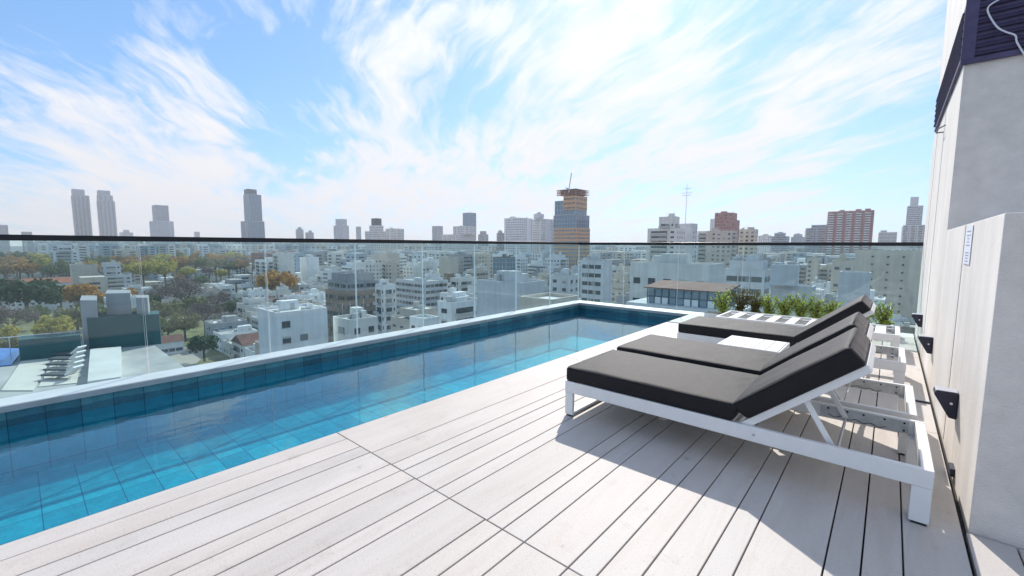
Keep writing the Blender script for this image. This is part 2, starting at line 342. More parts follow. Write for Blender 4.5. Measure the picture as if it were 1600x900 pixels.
# ------------------------------------------------------------------ glass balustrades
def glass_mat(name='balustrade_glass', tint=(.865, .965, .965), dirt=.014):
    m = bpy.data.materials.new(name); m.use_nodes = True; t = NT(m.node_tree)
    o = t.n('ShaderNodeOutputMaterial'); c = t.n('ShaderNodeTexCoord')
    tr = t.n('ShaderNodeBsdfTransparent'); tr.inputs[0].default_value = (*tint, 1)
    gl = t.n('ShaderNodeBsdfGlossy'); gl.inputs['Roughness'].default_value = 0.0
    lw = t.n('ShaderNodeLayerWeight', i_Blend=.5)
    p5 = t.math('POWER', lw.outputs['Facing'], 5.0); f = t.math('ADD', t.math('MULTIPLY', p5, .9), .035)
    mx = t.n('ShaderNodeMixShader'); t.l(f, mx.inputs[0]); t.l(tr.outputs[0], mx.inputs[1]); t.l(gl.outputs[0], mx.inputs[2])
    df = t.n('ShaderNodeBsdfDiffuse'); df.inputs[0].default_value = (.80, .86, .88, 1)
    tl = t.n('ShaderNodeBsdfTranslucent'); tl.inputs[0].default_value = (.80, .88, .90, 1)
    dm = t.n('ShaderNodeMixShader'); dm.inputs[0].default_value = .5; t.l(df.outputs[0], dm.inputs[1]); t.l(tl.outputs[0], dm.inputs[2])
    mp = t.n('ShaderNodeMapping'); mp.inputs['Scale'].default_value = (40, 40, .8); t.l(c.outputs['Object'], mp.inputs[0])
    nz = t.n('ShaderNodeTexNoise', i_Scale=1.0, i_Detail=3.0, i_Roughness=.6); t.l(mp.outputs[0], nz.inputs['Vector'])
    n3 = t.n('ShaderNodeTexNoise', i_Scale=1.3, i_Detail=2.0); t.l(c.outputs['Object'], n3.inputs['Vector'])
    fd = t.math('MULTIPLY', t.ramp(nz.outputs['Fac'], [(.35, (.35, .35, .35)), (.70, (1, 1, 1))]), t.math('MULTIPLY', t.math('ADD', n3.outputs['Fac'], .3), dirt))
    m2 = t.n('ShaderNodeMixShader'); t.l(fd, m2.inputs[0]); t.l(mx.outputs[0], m2.inputs[1]); t.l(dm.outputs[0], m2.inputs[2]); t.l(m2.outputs[0], o.inputs[0])
    return m
M_GLASS = glass_mat()
M_GEDGE = mat('polished_glass_edge', (.78, .88, .88), .2, spec=.8)
M_RAIL = mat('black_anodised_rail', (.012, .012, .016), .35, metal=.3)
M_CHAN = mat('grey_base_channel', (.16, .17, .18), .45, metal=.6)
RAILZ = 1.345
def pane(x0, x1, y0, y1, z0, z1, root, rl, along):
    g = MB()
    g.box(x0-rl[0], x1-rl[0], y0-rl[1], y1-rl[1], z0, z1, 0)
    # end faces carry the polished edge
    idx = (2, 4) if along == 'x' else (1, 3)
    for k in idx: g.m[k] = 1
    return g.build('glass_pane', [M_GLASS, M_GEDGE], root)
bl = tag(empty('glass_balustrade', (X_GLASS, 2, 0)), 'clear glass balustrade with black rail along the far long side of the pool', 'balustrade')
ys = [-4.15, -3.75, -2.61, -1.47, -.33, .81, 1.95, 3.09, 4.23, 5.37, 6.51, 7.65, Y_GLASS]
for a, c in zip(ys[:-1], ys[1:]):
    pane(X_GLASS-.010, X_GLASS+.010, a+.007, c-.007, -.03, RAILZ-.012, bl, (X_GLASS, 2), 'y')
g = MB(); g.box(-.022, .022, -6.15, Y_GLASS-2+.022, RAILZ-.025, RAILZ+.025); g.build('handrail', M_RAIL, bl, bevel=.003)
g = MB(); g.box(-.02, .018, -6.15, Y_GLASS-2+.02, -.30, -.012); g.build('base_channel', M_CHAN, bl)
be = tag(empty('glass_balustrade', (-2.6, Y_GLASS, 0)), 'clear glass balustrade with black rail behind the green shrubs at the deck end', 'balustrade')
xs = [X_GLASS, -4.40, -3.22, -2.04, -.86, .345]
for a, c in zip(xs[:-1], xs[1:]):
    pane(a+.005+(.008 if a == X_GLASS else 0), c-.005, Y_GLASS-.006, Y_GLASS+.006, -.03, RAILZ-.012-.01, be, (-2.6, Y_GLASS), 'x')
g = MB(); g.box(X_GLASS+2.6+.024, .35+2.6, -.022, .022, RAILZ-.034, RAILZ+.020); g.build('handrail', M_RAIL, be, bevel=.003)
g = MB(); g.box(X_GLASS+2.6+.02, .35+2.6, -.018, .02, -.30, -.012); g.build('base_channel', M_CHAN, be)

# ------------------------------------------------------------------ white rooftop building on the right
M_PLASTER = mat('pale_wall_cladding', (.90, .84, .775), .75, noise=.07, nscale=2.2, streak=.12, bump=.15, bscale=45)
M_PLASTER2 = mat('shaded_speckled_render', (.74, .685, .63), .85, noise=.12, nscale=6, bump=.5, bscale=120)  # shaded side of the same wall, its shade put into the colour
M_LOUV = mat('dark_louvre_metal', (.085, .07, .14), .5, metal=.4, noise=.25, nscale=9)
def slab(x0, x1, y0, y1, z0, z1, rl, name, root):
    """box whose face towards -Y has the rougher render, coloured darker for its shade"""
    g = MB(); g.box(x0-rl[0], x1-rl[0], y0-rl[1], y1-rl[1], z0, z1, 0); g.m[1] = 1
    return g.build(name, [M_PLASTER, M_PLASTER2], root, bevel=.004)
bd = tag(empty('rooftop_building', (1.6, 5.5, 0)), 'white rendered rooftop building with dark louvre band at the right edge of the deck', 'building')
RB = (1.6, 5.5)
slab(X_WALL, 4.2, 2.79, 5.357, -.05, 1.445, RB, 'low_block', bd)
slab(X_WALL, 4.2, 5.36, 8.90, -.05, 2.84, RB, 'main_block', bd)
slab(X_WALL+.004, 4.2, 5.364, 8.90, 2.843, 6.5, RB, 'upper_block', bd)
g = MB()
# louvre band wraps the two faces
z0l, z1l = 2.845, 3.30
g.box(.33-1.6, .352-1.6, 5.34-5.5, 8.32-5.5, z0l, z0l+.03); g.box(.33-1.6, .352-1.6, 5.34-5.5, 8.32-5.5, z1l-.03, z1l)
for k in range(6):
    z = z0l+.06+k*.065
    g.obox((.335-1.6, 6.83-5.5, z), (.018, 0, -.012), (0, 1.47, 0), (.002, 0, .003))
g.box(.332-1.6, .36-1.6, 5.335-5.5, 5.356-5.5, z0l, z1l)
lv = g.build('side_louvre', M_LOUV, bd)
g = MB()
g.box(.33-1.6, 4.2-1.6, 5.33-5.5, 5.352-5.5, z0l-.03, z0l+.012); g.box(.33-1.6, 4.2-1.6, 5.33-5.5, 5.352-5.5, z1l+.10, z1l+.14)
g.box(.33-1.6, .41-1.6, 5.328-5.5, 5.358-5.5, z0l+.012, z1l+.10)
g.box(.41-1.6, 4.2-1.6, 5.351-5.5, 5.356-5.5, z0l, z1l+.1)
for k in range(8):
    z = z0l+.045+k*.062
    g.obox((2.3-1.6, 5.340-5.5, z), (1.89, 0, 0), (0, .012, .016), (0, .0015, -.001))
g.build('front_louvre', M_LOUV, bd)
M_CABLE = mat('white_cable', (.78, .78, .85), .4)
def bez(p, n=10):
    out = []
    P = [Vector(x) for x in p]
    for i in range(len(P)-1):
        a, b_, c_, d_ = P[max(i-1, 0)], P[i], P[i+1], P[min(i+2, len(P)-1)]
        for k in range(n):
            t = k/n; out.append(.5*((2*b_)+(-a+c_)*t+(2*a-5*b_+4*c_-d_)*t*t+(-a+3*b_-3*c_+d_)*t**3))
    out.append(P[-1]); return out
def onplane_y(px, py, Y):
    d_ = pxdir(px, py); t = (Y-CAM.y)/d_.y; return CAM+d_*t
def onplane_x(px, py, X):
    d_ = pxdir(px, py); t = (X-CAM.x)/d_.x; return CAM+d_*t
pts = [onplane_y(x, y, 5.315)-Vector((1.6, 5.5, 0)) for x, y in ((1563, -2), (1545, 10), (1545, 22), (1558, 42), (1572, 50), (1586, 55), (1589, 66), (1600, 84), (1612, 100))]
g = MB(); g.tube(bez(pts), .006, 6); g.build('cable', M_CABLE, bd, smooth=True)
hk = onplane_x(1476, 203, X_WALL)-Vector((1.6, 5.5, 0))
g = MB(); g.tube([hk+Vector((0, .12, .0)), hk+Vector((-.06, .12, .0)), hk+Vector((-.06, -.10, 0)), hk+Vector((0, -.12, .03))], .007, 6); g.build('hook', M_CHAN, bd)
# vertical panel joints in the cladding
g = MB()
for y in (4.06, 6.9, 8.1):
    g = MB(); g.box(X_WALL-.0025-1.6, X_WALL+.002-1.6, y-.002-5.5, y+.002-5.5, .0, 1.44 if y < 5.3 else 2.8)
    g.build('panel_joint', mat('joint_grey', (.42, .42, .42), .8), bd)
# light fittings
M_LAMP = mat('dark_lamp_metal', (.030, .032, .055), .45, metal=.3)
M_LAMPT = mat('sunlit_lamp_top', (.42, .43, .48), .4, metal=.3)  # paler than the body: light on the upper face painted in
def lamp(y, label):
    r = tag(empty('wall_lamp', (X_WALL, y, .45)), label, 'wall lamp', 'wedge shaped lamps along the white wall')
    g = MB(); prof = [(-.002, .0), (-.002, -.155), (-.035, -.150), (-.105, -.02), (-.100, 0)]
    g.prism(prof, 0, .11, 'y'); g.build('body', M_LAMP, r, bevel=.004)
    g = MB(); g.box(-.098, -.004, .006, .104, .0015, .006); g.build('lit_top', M_LAMPT, r, bevel=.002)
    g = MB(); g.cyl((-.03, -.001, -.062), (-.03, -.006, -.062), .007, n=10); g.build('screw', mat('bright_screw', (.8, .8, .8), .3, metal=.6), r)
lamp(3.54, 'dark wedge lamp on the pale wall, nearest the corner of the low block')
lamp(5.60, 'dark wedge lamp on the pale wall, middle one of three')
lamp(7.40, 'dark wedge lamp on the pale wall, closest to the glass balustrade')
# printed notice taped to the wall (its text is too small to read)
nt = tag(empty('paper_notice', (X_WALL-.002, 3.84, 1.31)), 'white paper notice with rows of small print taped to the pale wall', 'notice')
g = MB(); g.box(-.0025, 0, -.145, .135, -.115, .118); g.build('sheet', mat('white_paper', (.80, .83, .90), .8), nt)
g = MB(); rr = random.Random(2)
for k, z in enumerate((.085, .06, .04, .02, .0, -.045, -.062, -.079, -.096)):
    w_ = rr.uniform(.04, .095); g.box(-.0036, -.003, -w_, w_-.01, z-.0028, z+.0028)
g.build('printed_lines', mat('grey_print', (.33, .33, .42), .8), nt)
sp = MB(); sp.box(-.02, .0, -.05, .05, 0, .045)
tag(sp.build('floor_spout', M_LAMP, loc=(X_WALL-.001, 3.43, .012)), 'small black drain spout at the foot of the wall beside the nearest lounger', 'drain spout')
sp = MB(); sp.box(-.045, .045, -.012, .012, 0, .012)
tag(sp.build('deck_clip', M_LAMP, loc=(.285, 4.92, .001)), 'small black metal clip lying on the deck by the wall', 'clip')

# ------------------------------------------------------------------ sun loungers
M_FRAME = mat('white_powder_coat', (.78, .775, .76), .38, noise=.05, nscale=12, spec=.5)
M_STEEL = mat('scratched_plate', (.50, .52, .53), .45, metal=.35, noise=.2, nscale=18)
def fabric():
    m = bpy.data.materials.new('charcoal_outdoor_fabric'); m.use_nodes = True; t = NT(m.node_tree)
    b = t.n('ShaderNodeBsdfPrincipled', i_Roughness=.68); b.inputs['Specular IOR Level'].default_value = .38
    b.inputs['Sheen Weight'].default_value = .22; b.inputs['Sheen Roughness'].default_value = .22; b.inputs['Sheen Tint'].default_value = (.85, .78, .80, 1)
    o = t.n('ShaderNodeOutputMaterial'); t.l(b.outputs[0], o.inputs[0]); c = t.n('ShaderNodeTexCoord')
    n_ = t.n('ShaderNodeTexNoise', i_Scale=7.0, i_Detail=6.0, i_Roughness=.65); t.l(c.outputs['Object'], n_.inputs['Vector'])
    t.l(t.ramp(n_.outputs['Fac'], [(.3, (.0035, .003, .005)), (.7, (.008, .007, .010))]), b.inputs['Base Color'])
    n2_ = t.n('ShaderNodeTexNoise', i_Scale=420.0, i_Detail=1.0); t.l(c.outputs['Object'], n2_.inputs['Vector'])
    n3_ = t.n('ShaderNodeTexNoise', i_Scale=6.0, i_Detail=4.0); t.l(c.outputs['Object'], n3_.inputs['Vector'])
    b1 = t.n('ShaderNodeBump', i_Strength=.35, i_Distance=.002); t.l(n2_.outputs['Fac'], b1.inputs['Height'])
    b2 = t.n('ShaderNodeBump', i_Strength=.35, i_Distance=.03); t.l(n3_.outputs['Fac'], b2.inputs['Height']); t.l(b1.outputs[0], b2.inputs['Normal'])
    t.l(b2.outputs[0], b.inputs['Normal']); return m
M_FAB = fabric()
M_PIPE = mat('black_piping', (.02, .02, .024), .8)
from mathutils import noise as mnoise
def cushion(Lx, Wy, Tz, r, sh0, sh1, seed, taper0=0, taper1=0):
    """rounded slab 0..Lx, 0..Wy, 0..Tz with sheared (mitred) ends: x moves by sh*(Tz/2 - z) at each end"""
    nx, ny, nz = 44, 18, 8; g = MB(); idx = {}
    def spread_(i, n, Lz):
        # more rows in the rounded borders
        t = i/n
        return Lz*(0.5-0.5*math.cos(PI*t))*.55+Lz*t*.45
    def put(i, j, k):
        if (i, j, k) in idx: return idx[(i, j, k)]
        x, y, z = spread_(i, nx, Lx), spread_(j, ny, Wy), spread_(k, nz, Tz)
        c = Vector((min(max(x, r), Lx-r), min(max(y, r), Wy-r), min(max(z, r), Tz-r)))
        dv = Vector((x, y, z))-c
        if dv.length > 1e-6: p = c+dv.normalized()*r
        else: p = c
        u_, v_ = x/Lx*2-1, y/Wy*2-1
        pf = (1-u_**8)*(1-v_**4)
        p.z += (1 if k > nz/2 else -.0)*.006*pf*(z/Tz)
        q3 = Vector((p.x*3.1+seed, p.y*3.5, p.z*2))
        p += Vector((0, 0, 1))*mnoise.noise(q3)*.006*(z/Tz) + Vector((0, 1, 0))*mnoise.noise(q3*1.7+Vector((5, 1, 2)))*.004*abs(v_)
        f0, f1 = max(0, 1-p.x/(Lx*.25)), max(0, 1-(Lx-p.x)/(Lx*.25))
        p.x += (sh0*f0+sh1*f1)*(Tz/2-p.z)
        idx[(i, j, k)] = len(g.v); g.v.append(tuple(p)); return idx[(i, j, k)]
    def F(a): g.f.append(tuple(a)); g.m.append(0); g.uv.append(None)
    for i in range(nx):
        for j in range(ny):
            F([put(i, j, nz), put(i+1, j, nz), put(i+1, j+1, nz), put(i, j+1, nz)]); F([put(i, j+1, 0), put(i+1, j+1, 0), put(i+1, j, 0), put(i, j, 0)])
        for k in range(nz):
            F([put(i, 0, k), put(i+1, 0, k), put(i+1, 0, k+1), put(i, 0, k+1)]); F([put(i, ny, k+1), put(i+1, ny, k+1), put(i+1, ny, k), put(i, ny, k)])
    for j in range(ny):
        for k in range(nz):
            F([put(0, j, k+1), put(0, j+1, k+1), put(0, j+1, k), put(0, j, k)]); F([put(nx, j, k), put(nx, j+1, k), put(nx, j+1, k+1), put(nx, j, k+1)])
    return g
LW = .76
def make_lounger(cushions=True, raised=True, seed=0):
    root = empty('sun_lounger')
    # local frame: x from the foot end (-1.02) to the head end (+1.02), y from 0 to LW
    X0, X1, ZT = -1.01, 1.02, .272
    f = MB()
    f.box(X0, X1, 0, .03, .185, ZT); f.box(X0, X1, LW-.03, LW, .185, ZT)
    f.box(X0, X0+.03, .0305, LW-.0305, .187, ZT-.001); f.box(X1-.045, X1, .0305, LW-.0305, .187, ZT-.001)
    f.box(.14, .17, .0305, LW-.0305, .20, .23)
    f.build('frame', M_FRAME, root, bevel=.003)
    for (a, b2, c, d2) in ((X0, X0+.07, 0, .03), (X0, X0+.07, LW-.03, LW), (X1-.075, X1, 0, .11), (X1-.075, X1, LW-.11, LW)):
        g = MB(); g.box(a+.0015, b2-.0015, c+.0015, d2-.0015, .012, .1845)
        lg = g.build('leg', M_FRAME, root, bevel=.003)
        g = MB(); g.box(a+.012, b2-.010, c+.006, d2-.006, 0, .0118); g.build('foot_pad', M_DARK, lg)
    # runner joining each pair of legs at the foot end
    g = MB(); g.box(X0+.008, X0+.062, .031, LW-.031, .013, .030); g.build('foot_runner', M_FRAME, root, bevel=.002)
    # seat slats
    g = MB(); seat_end = .30 if raised else .16
    n = 4
    for k in range(n if not cushions else 8):
        if cushions: xa = X0+.06+k*.145; g.box(xa, xa+.09, .031, LW-.031, .248, .262)
    if cushions: g.build('slats', M_FRAME, root)
    hx, hz = .22, .255
    th = math.radians(39.3); cx, sx = math.cos(th), math.sin(th)
    if cushions:
        def P(s_, n_): return Vector((hx+s_*cx-n_*sx, 0, hz+s_*sx+n_*cx))
        # mattress top line meets at (.18,.395): seat cushion
        seat = cushion(1.19, LW-.02, .113, .020, 0, -.357, seed)
        so_ = seat.build('seat_mattress', M_FAB, root, smooth=True, loc=(-1.008, .002, .270))
        back = cushion(.675, LW-.02, .115, .022, .357, .06, seed+9)
        bo = back.build('backrest_mattress', M_FAB, root, smooth=True, loc=(.226, .002, .290))
        bo.rotation_euler = (0, -th, 0)
        for cu, Lc, Tc, s0_, s1_, dy in ((so_, 1.19, .113, 0, -.357, 0), (bo, .675, .115, .357, .06, 0)):
            g = MB(); zz_ = Tc-.008; Wc = LW-.02; e_ = .006
            xa, xb = e_+s0_*(Tc/2-zz_), Lc-e_+s1_*(Tc/2-zz_)
            pp = [(xa+.02, e_-.002, zz_), (Lc*.5, e_-.003, zz_+.002), (xb-.02, e_-.002, zz_), (xb, .03, zz_), (xb, Wc-.03, zz_), (xb-.02, Wc-e_+.002, zz_), (Lc*.5, Wc-e_+.003, zz_+.002), (xa+.02, Wc-e_+.002, zz_), (xa, Wc-.03, zz_), (xa, .03, zz_), (xa+.02, e_-.002, zz_)]
            g.tube(pp, .0032, 6); g.build('piping', M_PIPE, cu, smooth=True)
        # back frame under the cushion
        g = MB()
        for y in (.036, LW-.036):
            g.bar(P(.0, .004)+Vector((0, y, 0)), P(.70, .004)+Vector((0, y, 0)), .024, .040)
        g.bar(P(.69, .004)+Vector((0, .048, 0)), P(.69, .004)+Vector((0, LW-.048, 0)), .024, .036, up=(cx, 0, sx))
        for s_ in (.12, .26, .40, .54): g.bar(P(s_, .012)+Vector((0, .05, 0)), P(s_, .012)+Vector((0, LW-.05, 0)), .055, .012, up=(cx, 0, sx))
        g.build('backrest_frame', M_FRAME, root, bevel=.002)
        for y in (.062, LW-.062):
            g = MB(); g.bar(P(.36, -.012)+Vector((0, y, 0)), Vector((.655, y, .215)), .010, .028); g.build('support_strut', M_FRAME, root, bevel=.002)
        g = MB(); g.cyl((.655, .032, .215), (.655, LW-.032, .215), .008, n=10); g.build('strut_rod', M_STEEL, root)
    else:
        # bare frame: wide pale slats across two long grey rails
        g = MB()
        for y in (.10, LW-.13): g.box(X0+.032, X1-.05, y, y+.035, .232, .247)
        g.build('slat_rail', M_STEEL, root)
        g = MB()
        for k in range(8):
            xa = -.86+k*.235
            g.box(xa, xa+.105, .031, LW-.031, .249, .262)
        g.build('slats', M_FRAME, root, bevel=.002)
    for y0_, sgn in ((.031, 1), (LW-.031, -1)):
        g = MB(); ya, yb = sorted((y0_, y0_+sgn*.004)); g.box(.52, .95, ya, yb, .190, .262)
        pl = g.build('notch_plate', M_STEEL, root)
        g = MB(); yf = y0_+sgn*.0045
        for (x, z) in ((.56, .25), (.66, .25), (.74, .25), (.84, .25), (.93, .25), (.93, .205)):
            g = MB(); g.cyl((x, yf, z), (x, yf+sgn*.003, z), .006, n=8); g.build('bolt_hole', M_DARK, pl)
        g = MB()
        zz_ = []
        for k in range(9): zz_.append((.56+k*.036, yf+sgn*.001, .215 - (.014 if k % 2 else 0)-k*.0012))
        g.tube(bez(zz_, 4), .0022, 4)
        g.build('notched_groove', M_DARK, pl)
    g = MB(); g.cyl((.28, -.004, .228), (.28, .001, .228), .008, n=12); g.build('pivot_bolt', M_STEEL, root)
    return root
GL = 'white framed sun loungers standing in a row across the deck'
l1 = make_lounger(seed=1.3); l1.location = (-.80, 2.70, 0)
tag(l1, 'white sun lounger with charcoal mattress and raised back, nearest the viewer', 'sun lounger', GL)
l2 = make_lounger(seed=4.7); l2.location = (-.83, 3.56, 0)
tag(l2, 'white sun lounger with charcoal mattress, between the nearest one and the small table', 'sun lounger', GL)
l3 = make_lounger(seed=8.2); l3.location = (-.85, 5.14, 0)
tag(l3, 'white sun lounger with charcoal mattress, just beyond the small slatted side table', 'sun lounger', GL)
l4 = make_lounger(cushions=False); l4.location = (-.87, 6.72, 0)
tag(l4, 'bare white sun lounger frame without mattress, showing its slats, before the green shrubs', 'sun lounger', GL)
# side table
st = tag(empty('side_table', (-.95, 4.68, 0)), 'small low white table with slatted top between the loungers', 'side table')
g = MB()
for k in range(5): g.box(-.245+k*.099, -.245+k*.099+.093, -.25, .25, .345, .36)
g.build('slatted_top', M_FRAME, st, bevel=.002)
g = MB(); g.box(-.25, .25, -.262, -.251, .27, .358); g.box(-.25, .25, .251, .262, .27, .358); g.box(-.262, -.2505, -.262, .262, .27, .358); g.box(.2505, .262, -.262, .262, .27, .358)
g.build('apron', M_FRAME, st, bevel=.002)
for a in (-.26, .22):
    for c in (-.26, .22):
        g = MB(); g.box(a+.001, a+.04, c+.001, c+.04, 0, .2695); g.build('leg', M_FRAME, st, bevel=.002)

# ------------------------------------------------------------------ shrubs in a planter
def leaf_mat(name, a, b_, rough=.45, transl=.42):
    m = bpy.data.materials.new(name); m.use_nodes = True; t = NT(m.node_tree)
    p = t.n('ShaderNodeBsdfPrincipled', i_Roughness=rough); o = t.n('ShaderNodeOutputMaterial')
    g = t.n('ShaderNodeNewGeometry'); c = t.n('ShaderNodeTexCoord')
    nz = t.n('ShaderNodeTexNoise', i_Scale=.9, i_Detail=3.0); t.l(c.outputs['Object'], nz.inputs['Vector'])
    f = t.math('ADD', t.math('MULTIPLY', g.outputs['Random Per Island'], .6), t.math('MULTIPLY', nz.outputs['Fac'], .4))
    cc = t.ramp(f, [(.15, a), (.85, b_)]); t.l(cc, p.inputs['Base Color'])
    tl = t.n('ShaderNodeBsdfTranslucent'); t.l(cc, tl.inputs[0])
    mx = t.n('ShaderNodeMixShader'); mx.inputs[0].default_value = transl; t.l(p.outputs[0], mx.inputs[1]); t.l(tl.outputs[0], mx.inputs[2]); t.l(mx.outputs[0], o.inputs[0])
    return m
M_LEAF = leaf_mat('glossy_green_leaf', (.16, .25, .03), (.60, .66, .15))
M_LEAF2 = leaf_mat('reddish_green_leaf', (.07, .09, .02), (.25, .20, .07))
M_STEM = mat('brown_stem', (.12, .085, .05), .8)
pl = MB()
pl.box(-1.35, 1.3, -.13, .13, 0, .10); pl.m[0] = 1
tag(pl.build('planter_box', [M_FRAME, mat('potting_soil', (.05, .035, .025), .9)], loc=(-1.12, 8.25, 0), bevel=.003), 'long low white planter box at the foot of the end glass', 'planter')
def shrub(x, y, hgt, rad, seed, lf, label):
    r = random.Random(seed); root = tag(empty('shrub', (x, y, .102)), label, 'shrub', 'green shrubs in the planter before the glass')
    st_, fo = MB(), MB()
    for b_ in range(20):
        a = r.uniform(0, 2*PI); lean = r.uniform(.1, 1)*rad; h = hgt*r.uniform(.6, 1.0)
        p0 = Vector((0, 0, 0)); p1 = Vector((math.cos(a)*lean*.4, math.sin(a)*lean*.25, h*.5)); p2 = Vector((math.cos(a)*lean, math.sin(a)*lean*.5, h))
        st_.tube(bez([p0, p1, p2], 3), .004, 5)
        for k in range(24):
            t = r.uniform(.08, 1.02); p = p0.lerp(p1, t*2) if t < .5 else p1.lerp(p2, t*2-1)
            p = p+Vector((r.gauss(0, .030), r.gauss(0, .026), r.gauss(0, .02)))
            ll, lw = r.uniform(.04, .065), r.uniform(.018, .028)
            ax = Vector((r.gauss(0, 1), r.gauss(0, 1), r.gauss(.5, .7))).normalized(); sx_ = ax.orthogonal().normalized()
            sx_ = (Matrix.Rotation(r.uniform(0, 6.28), 3, ax) @ sx_); nn = ax.cross(sx_)
            i = len(fo.v); q_ = [p, p+ax*ll*.45+sx_*lw*.5+nn*.003, p+ax*ll, p+ax*ll*.45-sx_*lw*.5+nn*.003]
            fo.v += [tuple(z) for z in q_]; fo.f += [(i, i+1, i+2), (i, i+2, i+3)]; fo.m += [0, 0]; fo.uv += [None, None]
    st_.build('stems', M_STEM, root); fo.build('foliage', lf, root)
rr = random.Random(11)
SH = [(-2.18, .36, .22, M_LEAF, 'glossy green shrub at the pool end of the planter, leaning left over the edge'), (-1.92, .44, .17, M_LEAF2, 'tall shrub with reddish tinged leaves, second in the planter from the pool'),
      (-1.68, .38, .18, M_LEAF2, 'shorter reddish green shrub, third in the planter from the pool'), (-1.46, .38, .18, M_LEAF, 'light green shrub just right of the two reddish ones'),
      (-1.25, .36, .17, M_LEAF, 'dense bushy shrub at the middle of the planter'), (-1.03, .42, .19, M_LEAF, 'tallest light green shrub near the middle of the planter'), (-.82, .36, .18, M_LEAF, 'broad shrub seen just left of the raised black backrests'),
      (-.60, .34, .16, M_LEAF, 'low shrub partly hidden by the raised black backrests'), (-.25, .26, .13, M_LEAF, 'small shrub behind the tops of the black backrests'), (.0, .36, .13, M_LEAF, 'bright green shrub showing right of the black backrests')]
for i, (x, h, rd, lf, lb) in enumerate(SH): shrub(x, 8.25+rr.uniform(-.03, .03), h*1.08, rd*1.25, 30+i, lf, lb)

# ================================================================== the city below
GZ = -43.0; CK = 1.33
M_GROUND = mat('city_ground', (.085, .088, .085), .95, noise=.5, nscale=.02)
g = MB(); g.face([(-9000, -3000, GZ), (9000, -3000, GZ), (9000, 9000, GZ), (-9000, 9000, GZ)])
tag(g.build('ground', M_GROUND), kind='structure')

def P3(px, py, c):
    """the real place of something seen at a pixel of the 1600 px picture, c metres into the view"""
    return CAM + pxdir(px, py)*c*CK
def px_of(p):
    v_ = Vector(p)-CAM; c = v_.dot(FV); return 800+FPX*v_.dot(RV)/c, 450-FPX*v_.dot(UV_)/c, c

def wallmat(name, col, k=.10, streak=.12): return mat('wall_'+name, col, .85, noise=k, nscale=.35, streak=streak)
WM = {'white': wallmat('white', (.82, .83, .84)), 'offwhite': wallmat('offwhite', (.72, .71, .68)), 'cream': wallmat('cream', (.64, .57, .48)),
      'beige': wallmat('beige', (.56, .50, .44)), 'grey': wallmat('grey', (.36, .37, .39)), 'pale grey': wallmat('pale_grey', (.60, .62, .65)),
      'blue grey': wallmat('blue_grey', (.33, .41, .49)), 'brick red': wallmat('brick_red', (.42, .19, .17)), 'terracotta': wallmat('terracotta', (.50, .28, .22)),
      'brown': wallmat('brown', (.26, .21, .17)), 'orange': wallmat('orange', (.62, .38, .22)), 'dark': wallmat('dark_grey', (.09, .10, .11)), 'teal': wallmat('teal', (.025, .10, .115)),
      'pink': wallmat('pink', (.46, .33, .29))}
WIN = mat('dark_window_glass', (.045, .06, .075), .15, spec=.8)
WINP = mat('pale_curtained_window', (.22, .24, .25), .4, noise=.3, nscale=.4)
WIN2 = mat('blue_curtain_glass', (.10, .20, .29), .12, spec=.9, noise=.2, nscale=.3)
ROOF = {'grey': mat('roof_grey_membrane', (.42, .42, .41), .9, noise=.3, nscale=.3), 'tile': mat('roof_clay_tile', (.33, .12, .075), .85, noise=.3, nscale=.6),
        'pale': mat('roof_pale', (.58, .58, .56), .9, noise=.15, nscale=.3), 'dark': mat('roof_dark', (.12, .115, .11), .9, noise=.3, nscale=.4), 'rust': mat('roof_rust', (.17, .075, .06), .85, noise=.3, nscale=.5)}
TRIM = mat('slab_trim', (.50, .50, .49), .85, noise=.1, nscale=1)
TANK = mat('water_tank', (.36, .38, .40), .6)

